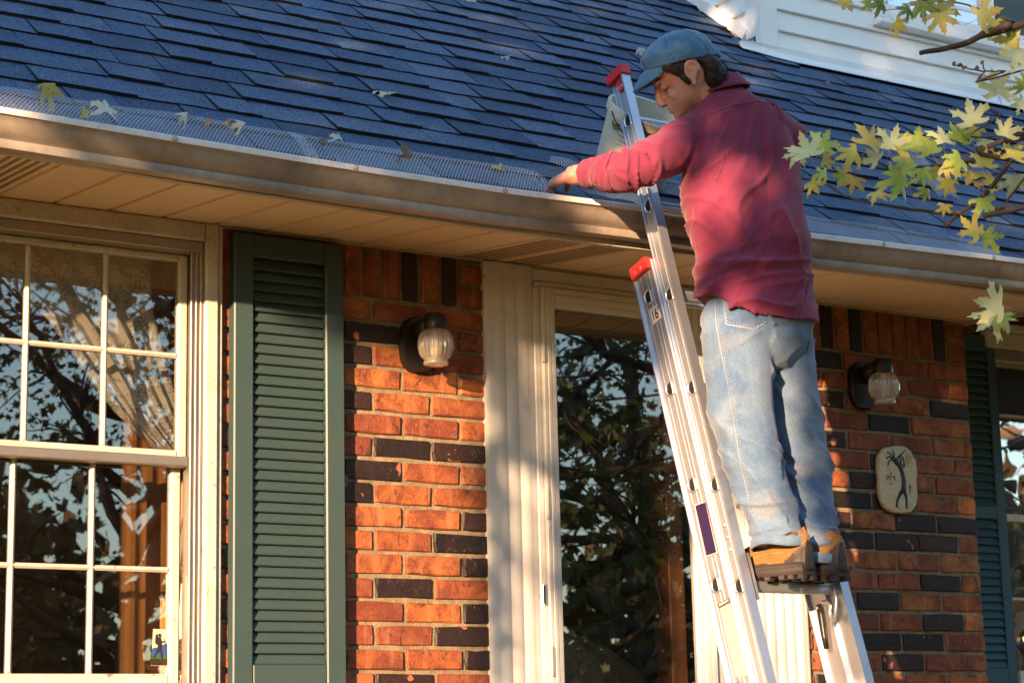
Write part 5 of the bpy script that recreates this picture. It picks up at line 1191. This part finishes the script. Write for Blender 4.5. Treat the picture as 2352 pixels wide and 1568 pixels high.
# ---------------------------------------------------------------- boots
SUE = m_cloth('boot_suede', [(.3, (.185, .09, .026)), (.7, (.26, .135, .042))], 1200, .8); SOLE = paint('boot_rubber', (.045, .036, .034), .6, .4, (.05, .04, .035), 20); LEA = paint('boot_leather', (.045, .03, .022), .5, .3, (.10, .06, .035), 30); LACE_ = paint('boot_lace', (.25, .11, .06), .8, .2, bs=0)
def boot(heel, fd, ank, upper=SUE):
    zs = heel.z; f = Vector((fd[0], fd[1], 0)).normalized(); sdv = Vector((f.y, -f.x, 0))
    B = empty('boot', heel) if 0 else None
    L = .305; prof = [(0, .024), (.02, .034), (.08, .038), (.13, .036), (.18, .041), (.23, .047), (.27, .044), (.295, .03), (L, .014)]
    def ring(h, g, n2=1): 
        a = [heel+f*(x if x < .15 else x+g*.3)+sdv*(w+g)+ZU*h for x, w in prof]; b2 = [heel+f*(x if x < .15 else x+g*.3)-sdv*(w+g)+ZU*h for x, w in prof[::-1]]
        return a+b2
    up = MB(); T = .034
    # upper: ankle shaft loft + foot loft
    foot = []
    for x, w, h in ((-.004, .026, .10), (.03, .035, .115), (.07, .037, .12), (.11, .037, .115), (.15, .040, .095), (.19, .044, .078), (.23, .046, .066), (.265, .040, .056), (.29, .026, .045), (.302, .010, .03)):
        c_ = heel+f*x+ZU*(T-.008); foot.append([c_+sdv*w*math.cos(a)*(1 if math.sin(a) < 0 else (1-.25*math.sin(a)))+ZU*(h*max(0, math.sin(a)) if math.sin(a) > 0 else .004*math.sin(a)) for a in (2*math.pi*k/24 for k in range(24))])
    up.loft(foot)
    c0 = heel+f*.080+ZU*.08
    up.loft([ell(c0+ZU*(-.02), f*.060, sdv*.036, 24), ell(c0+ZU*.02, f*.056, sdv*.040, 24), ell(c0+ZU*.045, f*.057, sdv*.043, 24), ell(c0+ZU*.052, f*.052, sdv*.040, 24)])
    UPR = finish(remesh(up, .0055, 2), 'boot', upper, PE, lambda p, n: n*(.0022*noise.noise(tuple(p*45))))
    so_ = MB(); so_.loft([ring(.012, .002), ring(.020, .008), ring(.030, .009), ring(.040, .005), ring(.046, -.002)]); 
    SO_ = so_.obj('boot_sole', SOLE, UPR, True); shade_auto(SO_, 45)
    rim = MB(); q = ring(.031, .0095); 
    for i in range(len(q)-1): rim.tube([q[i], q[i+1]], .0022, 5)
    rim.obj('welt', SOLE, SO_)
    for x in (.008, .036, .064, .11, .15, .19, .225, .26):
        w = float(np.interp(x, [a for a, _ in prof], [b_ for _, b_ in prof]))
        for s_ in (-1, 1): MB().bbox(-.009, .009, -.004, w*.6, 0, .0135, .002, Matrix.Translation(heel+f*x+sdv*s_*(w+.004)) @ Matrix(((f.x, -sdv.x*s_, 0, 0), (f.y, -sdv.y*s_, 0, 0), (0, 0, 1, 0), (0, 0, 0, 1)))).obj('tread', SOLE, SO_)
    t_ = bvh(UPR)
    UPR.data.materials.append(LEA)                 # dark leather heel counter
    for q_ in UPR.data.polygons:
        c_ = q_.center-heel; x_, h_ = c_.dot(f), c_.z
        if h_ < .100-.85*x_ or h_ < .046+.004*math.sin(x_*60): q_.material_index = 1
    a = heel+f*.022+ZU*.128; MB().tube([a, a-f*.012+ZU*.012, a-f*.016-ZU*.002, a-f*.004-ZU*.02], .003, 6, 2).obj('pull_loop', LACE_, UPR, True)
    for k in range(4):
        c_ = heel+f*(.115+.024*k)+ZU*(.150-.019*k); MB().tube([c_-sdv*.03, c_-sdv*.012+ZU*.008, c_+sdv*.012+ZU*.008, c_+sdv*.03], .0022, 6).obj('lace', LACE_, UPR, True)
    MB().tube([c_ := heel+f*.115+ZU*.155-sdv*.02, c_-sdv*.02+ZU*.005+f*.01, c_-sdv*.035-ZU*.01+f*.02, c_-sdv*.02-ZU*.02+f*.01], .002, 6).obj('lace_bow', LACE_, UPR, True)
    for hh, x0, x1 in ((.075, .06, .2), (.10, .03, .16), (.118, .02, .13)):
        pts = []
        for k in range(26):
            x = x0+(x1-x0)*k/25; o = heel+f*x+ZU*(hh-.02*(k/25)+.008*math.sin(k/25*3.1)); h_ = t_.ray_cast(o-sdv*.2, sdv)
            if h_[0] is not None: pts.append(h_[0]-sdv*.0006)
        mb = MB()
        for i in range(0, len(pts)-1): mb.tube([pts[i], pts[i].lerp(pts[i+1], .6)], .0009, 4)
        if mb.v: tag(mb.obj('stitching', JT_, UPR), kind='stuff')
    return UPR
boot(hl, FL, lp[-1]); boot(hr, FR, rp_[-1])
# ---------------------------------------------------------------- body (skin): head, neck, forearm and hand, figure under the clothes
HT = R(28); ear = at(1589, 164, -1.02); 
HF = (-RT*math.cos(HT)-UP*math.sin(HT)+FW*.10).normalized(); HL = (-FW-HF*(-FW).dot(HF)).normalized(); HU = HF.cross(HL)
HS = 1.01; HC = ear-HL*.080*HS+HF*.014*HS-HU*.010*HS
def hp_(x, y, z): return HC+(HF*x+HL*y+HU*z)*HS
HM = Matrix(((HF.x*HS, HL.x*HS, HU.x*HS), (HF.y*HS, HL.y*HS, HU.y*HS), (HF.z*HS, HL.z*HS, HU.z*HS)))
bd = MB()
HEADP = [(-.098, .070, .045, .014), (-.092, .084, .02, .026), (-.080, .089, -.012, .041), (-.065, .086, -.035, .053), (-.052, .0885, -.05, .060), (-.04, .089, -.062, .064), (-.022, .086, -.074, .068), (-.004, .084, -.083, .0705), (.010, .084, -.088, .072), (.022, .090, -.092, .073), (.034, .0965, -.095, .0745), (.05, .098, -.096, .075), (.07, .096, -.096, .0745), (.09, .085, -.09, .070), (.11, .062, -.072, .056), (.125, .03, -.04, .030)]
def hring(z, xf, xb, w, n=36, g=0.):
    r_ = []
    for k in range(n):
        a = 2*math.pi*k/n; ca, sa = math.cos(a), math.sin(a); cx, rx = (xf+xb)/2, (xf-xb)/2+g
        taper = 1-.22*max(0, ca)**1.5*(1 if z < .06 else .6)
        r_.append(hp_(cx+rx*math.copysign(abs(ca)**.92, ca), (w+g)*math.copysign(abs(sa)**.88, sa)*taper, z))
    return r_
bd.loft([hring(*q) for q in HEADP])
def hb_(x, y, z, r_, **k): bd.ball(hp_(x, y, z), r_, 14, 10, HM)
bd.tube([hp_(.0905, 0, .030), hp_(.0965, 0, .010), hp_(.1025, 0, -.008), hp_(.1075, 0, -.021)], [.0100*HS, .0105*HS, .0115*HS, .0115*HS], 12)
hb_(.1060, 0, -.024, (.0115, .0130, .0105)); 
for s_ in (-1, 1):
    hb_(.101, .0135*s_, -.030, (.012, .0088, .0085)); hb_(.058, .040*s_, -.018, (.020, .010, .016)); hb_(.088, .030*s_, .030, (.011, .024, .007)); hb_(.0770, .031*s_, .0100, (.0110, .0140, .0098))
hb_(.0895, 0, -.0495, (.0085, .022, .0058)); hb_(.0875, 0, -.0605, (.0085, .020, .0056)); hb_(.076, 0, -.083, (.016, .024, .014))
for s_ in (-1, 1):                                        # ears
    E0 = []
    for k in range(14):
        t = -.9+4.4*k/13; E0.append(hp_(-.008+.020*math.cos(t)-.010, (.0735+.006-.002*math.cos(t))*s_, .008+.028*math.sin(t)+.002))
    bd.tube(E0, [.0045*HS]*len(E0), 8); hb_(-.014, .0745*s_, .009, (.016, .007, .025)); hb_(-.006, .077*s_, -.022, (.008, .0055, .010))
# neck
nk = ncb-CT*.05
bd.tube([nk-ZU*.04, ncb+CT*.0, (ncb+CT*.03).lerp(hp_(-.025, 0, -.06), .45), hp_(-.022, 0, -.055), hp_(-.015, 0, -.01)], [.066, .061, .058, .06, .06], 20)
# torso and limbs under the clothes
bd.loft([ell(at(x, y, Y), LAT*max(.03, a-(.028 if y < 560 else .055)), FAC*max(.03, b_-(.028 if y < 560 else .055)), 24, 2.2) for x, y, Y, a, b_ in TOR[:-1]])
bd.tube(ap[:-1]+[at(1325, 402, -.735), at(1305, 405, -.715)], [max(.02, q[3]-.026) for q in ARM[:-1]]+[.031, .027], 16)
bd.tube(ra_+[Vector((.866, -.77, .285))], [max(.02, q-.024) for q in (.085, .08, .07, .055, .045)]+[.025], 14)
bd.tube(lp[:-1]+[hl+FL*.085+ZU*.10, hl+FL*.09+ZU*.05], [max(.03, q[3]-.03) for q in LL[:-1]]+[.032, .026], 16); bd.tube(rp_[:-1]+[hr+FR*.085+ZU*.10, hr+FR*.09+ZU*.05], [max(.03, q[3]-.03) for q in RL[:-1]]+[.032, .026], 16)
# left hand dipping into the gutter: palm, four bent fingers, thumb from the palm's side
wr = at(1308, 404, -.718); kn = at(1276, 418, -.672); kd = (kn-wr).normalized()
pn = Vector((-.35, -.25, .9)); pn = (pn-kd*pn.dot(kd)).normalized(); pv = kd.cross(pn)      # pv: across the knuckles, towards the viewer/left
if pv.dot(RT) > 0: pv = -pv
bd.loft([ell(wr-kd*.02, pv*.029, pn*.022, 18), ell(wr+kd*.012, pv*.033, pn*.018, 18, 2.5), ell(wr.lerp(kn, .6), pv*.041, pn*.0165, 18, 2.6), ell(kn, pv*.042, pn*.015, 18, 2.8), ell(kn+kd*.008, pv*.036, pn*.010, 18, 2.6)])
for i, (o, L) in enumerate(((-.032, .070), (-.011, .080), (.011, .076), (.031, .062))):
    b0 = kn+pv*o; d1 = (kd*.9-pn*.35).normalized(); d2 = (kd*.45-pn*.9-ZU*.2).normalized(); d3 = (kd*.1-pn*.9-ZU*.5).normalized()
    b1 = b0+d1*L*.45; b2_ = b1+d2*L*.32; b3 = b2_+d3*L*.25
    bd.tube([b0-kd*.015, b0, b1, b2_, b3], [.0095, .0098, .0088, .0080, .0062], 10)
tb_ = wr.lerp(kn, .25)-pv*-.0+(-pv)*.030*(-1 if (pv.dot(Vector((0, 1, 0))) > 0) else 1)
tsgn = tb_-wr.lerp(kn, .25); td = tsgn.normalized()
bd.tube([wr.lerp(kn, .15)+td*.015, tb_, tb_+td*.018+kd*.022-pn*.018, tb_+td*.02+kd*.045-pn*.040], [.013, .0125, .0105, .008], 10)
# right hand closed on the far rail
rw_ = Vector((.866, -.77, .285)); bd.ball(rw_+Vector((0, .03, .02)), (.036, .032, .038), 12, 8)
for i in range(4): z = .31-.02*i; bd.tube([Vector((.846, -.745, z)), Vector((.842, -.705, z)), Vector((.872, -.69, z)), Vector((.894, -.71, z))], .0085, 8)
bd.tube([Vector((.885, -.76, .29)), Vector((.90, -.73, .31)), Vector((.897, -.705, .315))], .0095, 8)
me = remesh(bd, .0042, 2)
hi = HM.inverted()
def skin_disp(p, n):
    q = hi @ (p-HC); d = Vector((0, 0, 0))
    if q.length < .16:
        y = abs(q.y)
        g = math.exp(-((q.x-.088)/.014)**2-((y-.030)/.016)**2-((q.z-.0205)/.005)**2); d -= HF*.0035*g         # crease over the lid
        g = math.exp(-((q.x-.088)/.02)**2-((y-.014)/.008)**2-((q.z-.012)/.012)**2); d -= HF*.0045*g
        g = math.exp(-((q.x-.09)/.02)**2-(y/.024)**2-((q.z+.0548)/.0022)**2); d -= HF*.0045*g                   # mouth line
        g = math.exp(-((q.x-.085)/.02)**2-((y-.03)/.010)**2-((q.z+.045)/.02)**2); d -= HF*.0015*g
        g = math.exp(-((q.x+.008)/.010)**2-((y-.083)/.008)**2-((q.z-.010)/.016)**2); d -= HL*math.copysign(1, q.y)*.0055*g
    return d+n*.0006*noise.noise(tuple(p*60))
m, nt, b, o_ = newmat('skin'); v = coords(nt, False, world=True)
c = mix(nt, ramp(nt, nz(nt, v, 16, 4, .6), [(.3, 0), (.7, 1)]), (.58, .31, .22), (.50, .23, .155))
c = mix(nt, ramp(nt, nz(nt, v, 260, 3), [(.55, 0), (.75, .35)]), c, (.33, .15, .10))
# beard shadow on the jaw
hv = nd(nt, 'VectorMath', {'operation': 'DOT_PRODUCT'}, i0=nd(nt, 'VectorMath', {'operation': 'SUBTRACT'}, i0=v, i1=tuple(HC)).outputs[0], i1=tuple(HU)).outputs['Value']
hf_ = nd(nt, 'VectorMath', {'operation': 'DOT_PRODUCT'}, i0=nd(nt, 'VectorMath', {'operation': 'SUBTRACT'}, i0=v, i1=tuple(HC)).outputs[0], i1=tuple(HF)).outputs['Value']
jaw = math_(nt, 'MULTIPLY', ramp(nt, math_(nt, 'MULTIPLY_ADD', hv, 5, .5), [(.02, 1), (.3, 0)]), ramp(nt, math_(nt, 'MULTIPLY_ADD', hf_, 5, .5), [(.5, 0), (.75, 1)]))
c = mix(nt, math_(nt, 'MULTIPLY', jaw, .4), c, (.24, .13, .10))
setb(nt, b, Base_Color=c, Roughness=.5, Subsurface_Weight=.12, Specular_IOR_Level=.4); b.inputs['Subsurface Radius'].default_value = (.01, .004, .002); b.inputs['Subsurface Scale'].default_value = .6
bump(nt, b, nz(nt, v, 300, 3), .12, .001); SKIN = m
BODY = finish(me, 'body', SKIN, PE, skin_disp); tbz = bvh(BODY)
# eyes: lashes, iris sliver, brows
HAIRM = m_cloth('hair', [(.3, (.010, .007, .006)), (.7, (.03, .018, .013))], 400, .45, None, .4, 30, .1)
for s_ in (-1, 1):
    mb = MB(); P = []
    for k in range(7):
        t = k/6-.5; hit = tbz.ray_cast(hp_(.14, (.0305+.026*t)*s_, .0045-.004*(1-4*t*t)+.002*t), -HF); P.append(hit[0]+HF*.0006 if hit[0] is not None else hp_(.088, (.0305+.024*t)*s_, .004))
    mb.tube(P, [.0007, .0014, .0018, .0020, .0020, .0017, .0009], 6); mb.obj('eyelash', HAIRM, BODY, True)
    mb = MB()
    for k in range(60):
        t = random.random(); x, y, z = .101-.018*t**1.6, .012+.042*t, .031+.005*math.sin(t*2.6)+random.uniform(-.003, .003)
        o = hp_(x+.02, y*s_, z); hit = tbz.ray_cast(o, -HF); 
        if hit[0] is not None: a = hit[0]; mb.tube([a, a+HL*s_*.007*HS+HU*.002-HF*.0015+hit[1]*.0012], [.0007, .0003], 4)
    mb.obj('eyebrow', HAIRM, BODY)
# hair: shell plus strands
hs = MB()
HR = [(-.078, -.046, -.078, .040), (-.066, -.030, -.090, .056), (-.050, -.022, -.099, .068), (-.030, -.022, -.104, .0745), (-.012, -.030, -.106, .0765), (.005, -.034, -.103, .0765), (.020, -.030, -.098, .075), (.035, -.02, -.09, .072)]
hs.loft([[hp_((xf+xb)/2+(xf-xb)/2*math.cos(2*math.pi*k/32), w*math.copysign(abs(math.sin(2*math.pi*k/32))**.8, math.sin(2*math.pi*k/32)), z) for k in range(32)] for z, xf, xb, w in HR])
for s_ in (-1, 1): hs.loft([[hp_(x+w_*math.cos(2*math.pi*k/12), (.0735 if z > .02 else .0712)*s_+.0045*math.sin(2*math.pi*k/12), z) for k in range(12)] for z, x, w_ in ((-.022, .010, .005), (-.008, .008, .010), (.012, .010, .017), (.030, .015, .027), (.05, .02, .037), (.062, .02, .04))])
hme = remesh(hs, .005, 1)
HAIR = finish(hme, 'hair', HAIRM, PE, lambda p, n: n*(.0030*noise.noise(tuple((p-HC)*70))+.0022*ridge(2*noise.noise(tuple((p-HC)*35)))))
th = bvh(HAIR); mb = MB(); hrr = random.Random(8)
vs = HAIR.data.vertices
for k in range(1500):
    v_ = vs[hrr.randrange(len(vs))]; q = hi @ (v_.co-HC)
    if q.y < -.05 or q.z > .040+.28*q.x or (q.x > 0 and hrr.random() < .6): continue
    d = (HM @ Vector((-.6, 0, -1))).normalized() if q.x < .0 else (HM @ Vector((-.5, .05, -1))).normalized()
    d = (d-v_.normal*d.dot(v_.normal)*.9+Vector((hrr.gauss(0, .25), hrr.gauss(0, .25), hrr.gauss(0, .25)))).normalized(); L = hrr.uniform(.012, .024) if q.x < .01 else hrr.uniform(.006, .011)
    p0 = v_.co-v_.normal*.001; mb.tube([p0, p0+d*L*.5+v_.normal*.003, p0+d*L+v_.normal*hrr.uniform(-.001, .004)], [.0007, .0006, .0003], 3)
tag(mb.obj('hair_strand', HAIRM, HAIR), kind='stuff')
# ---------------------------------------------------------------- cap
CAPM = m_cloth('cap_denim', [(.25, (.035, .10, .20)), (.5, (.055, .15, .27)), (.8, (.10, .22, .35))], 900, .85, (.16, .28, .40), .3, 7)
CR = [(.0, .1035, -.1075, .0855), (.018, .1055, -.109, .088), (.040, .105, -.107, .088), (.060, .098, -.100, .083), (.080, .082, -.085, .071), (.097, .057, -.061, .050), (.107, .029, -.034, .027), (.110, .006, -.010, .006)]
cp = MB()
def cpring(z, xf, xb, w, n=48):
    r_ = []
    for k in range(n):
        a = 2*math.pi*k/n; ca, sa = math.cos(a), math.sin(a); x = (xf+xb)/2+(xf-xb)/2*ca
        zz = z*.86+.052+.28*x*(1-z/.125)                     # the band slopes down to the back
        wr_ = .0014*noise.noise((ca*3, sa*3, z*40))+.0012*math.sin(z*180+3*ca)
        r_.append(hp_(x*(1+wr_*4), (w+wr_)*math.copysign(abs(sa)**.92, sa), zz+.0015*noise.noise((ca*4, sa*4, 1))))
    return r_
rg = [cpring(*q) for q in CR]; inn_ = [[HC+(p-HC)*.972 for p in r_] for r_ in rg[::-1]]
cp.loft(rg+inn_, cap=False)
CAPO = cp.obj('cap', CAPM, PE, True)
br = MB(); nb = 22; top = []; bot = []
for i in range(7):
    t = i/6; row = []
    for k in range(nb+1):
        a = R(-72+144*k/nb); x0, y0 = .104*math.cos(a)-.002, .0835*math.sin(a)
        ext = .060*max(0, math.cos(R(-90+180*k/nb)))**.6; x = x0+ext*t; y = y0*(1-.10*t)
        s_ = t*ext/.06; z = .055+.28*x0-.022*s_-.016*s_*s_-(y/.08)**2*(.003+.022*s_)
        row.append((x, y, z))
    top.append(row)
br.loft([[hp_(*p) for p in r_] for r_ in top]+[[hp_(x, y, z-.004) for x, y, z in r_] for r_ in top[::-1]]+[[hp_(*p) for p in top[0]]], cap=False, closed=False)
br.obj('brim', CAPM, CAPO, True)
mb = MB(); mb.ball(hp_(-.002, 0, .1475), (.007, .007, .0035), 10, 6, HM); mb.obj('button', CAPM, CAPO, True)
for a in (20, 80, 140, -40, 200, 260):
    P = []
    for z, xf, xb, w in CR[:-1]:
        ca, sa = math.cos(R(a)), math.sin(R(a)); x = (xf+xb)/2+(xf-xb)/2*ca; zz = z*.86+.052+.28*x*(1-z/.125); P.append(hp_(x*1.004, w*1.004*math.copysign(abs(sa)**.92, sa), zz))
    MB().tube(P, .0013, 5).obj('cap_seam', CAPM, CAPO, True)
MB().tube([hp_(-.102, -.03, .026), hp_(-.110, 0, .024), hp_(-.102, .03, .026)], .006, 8, 2.).obj('strap', CAPM, CAPO, True)
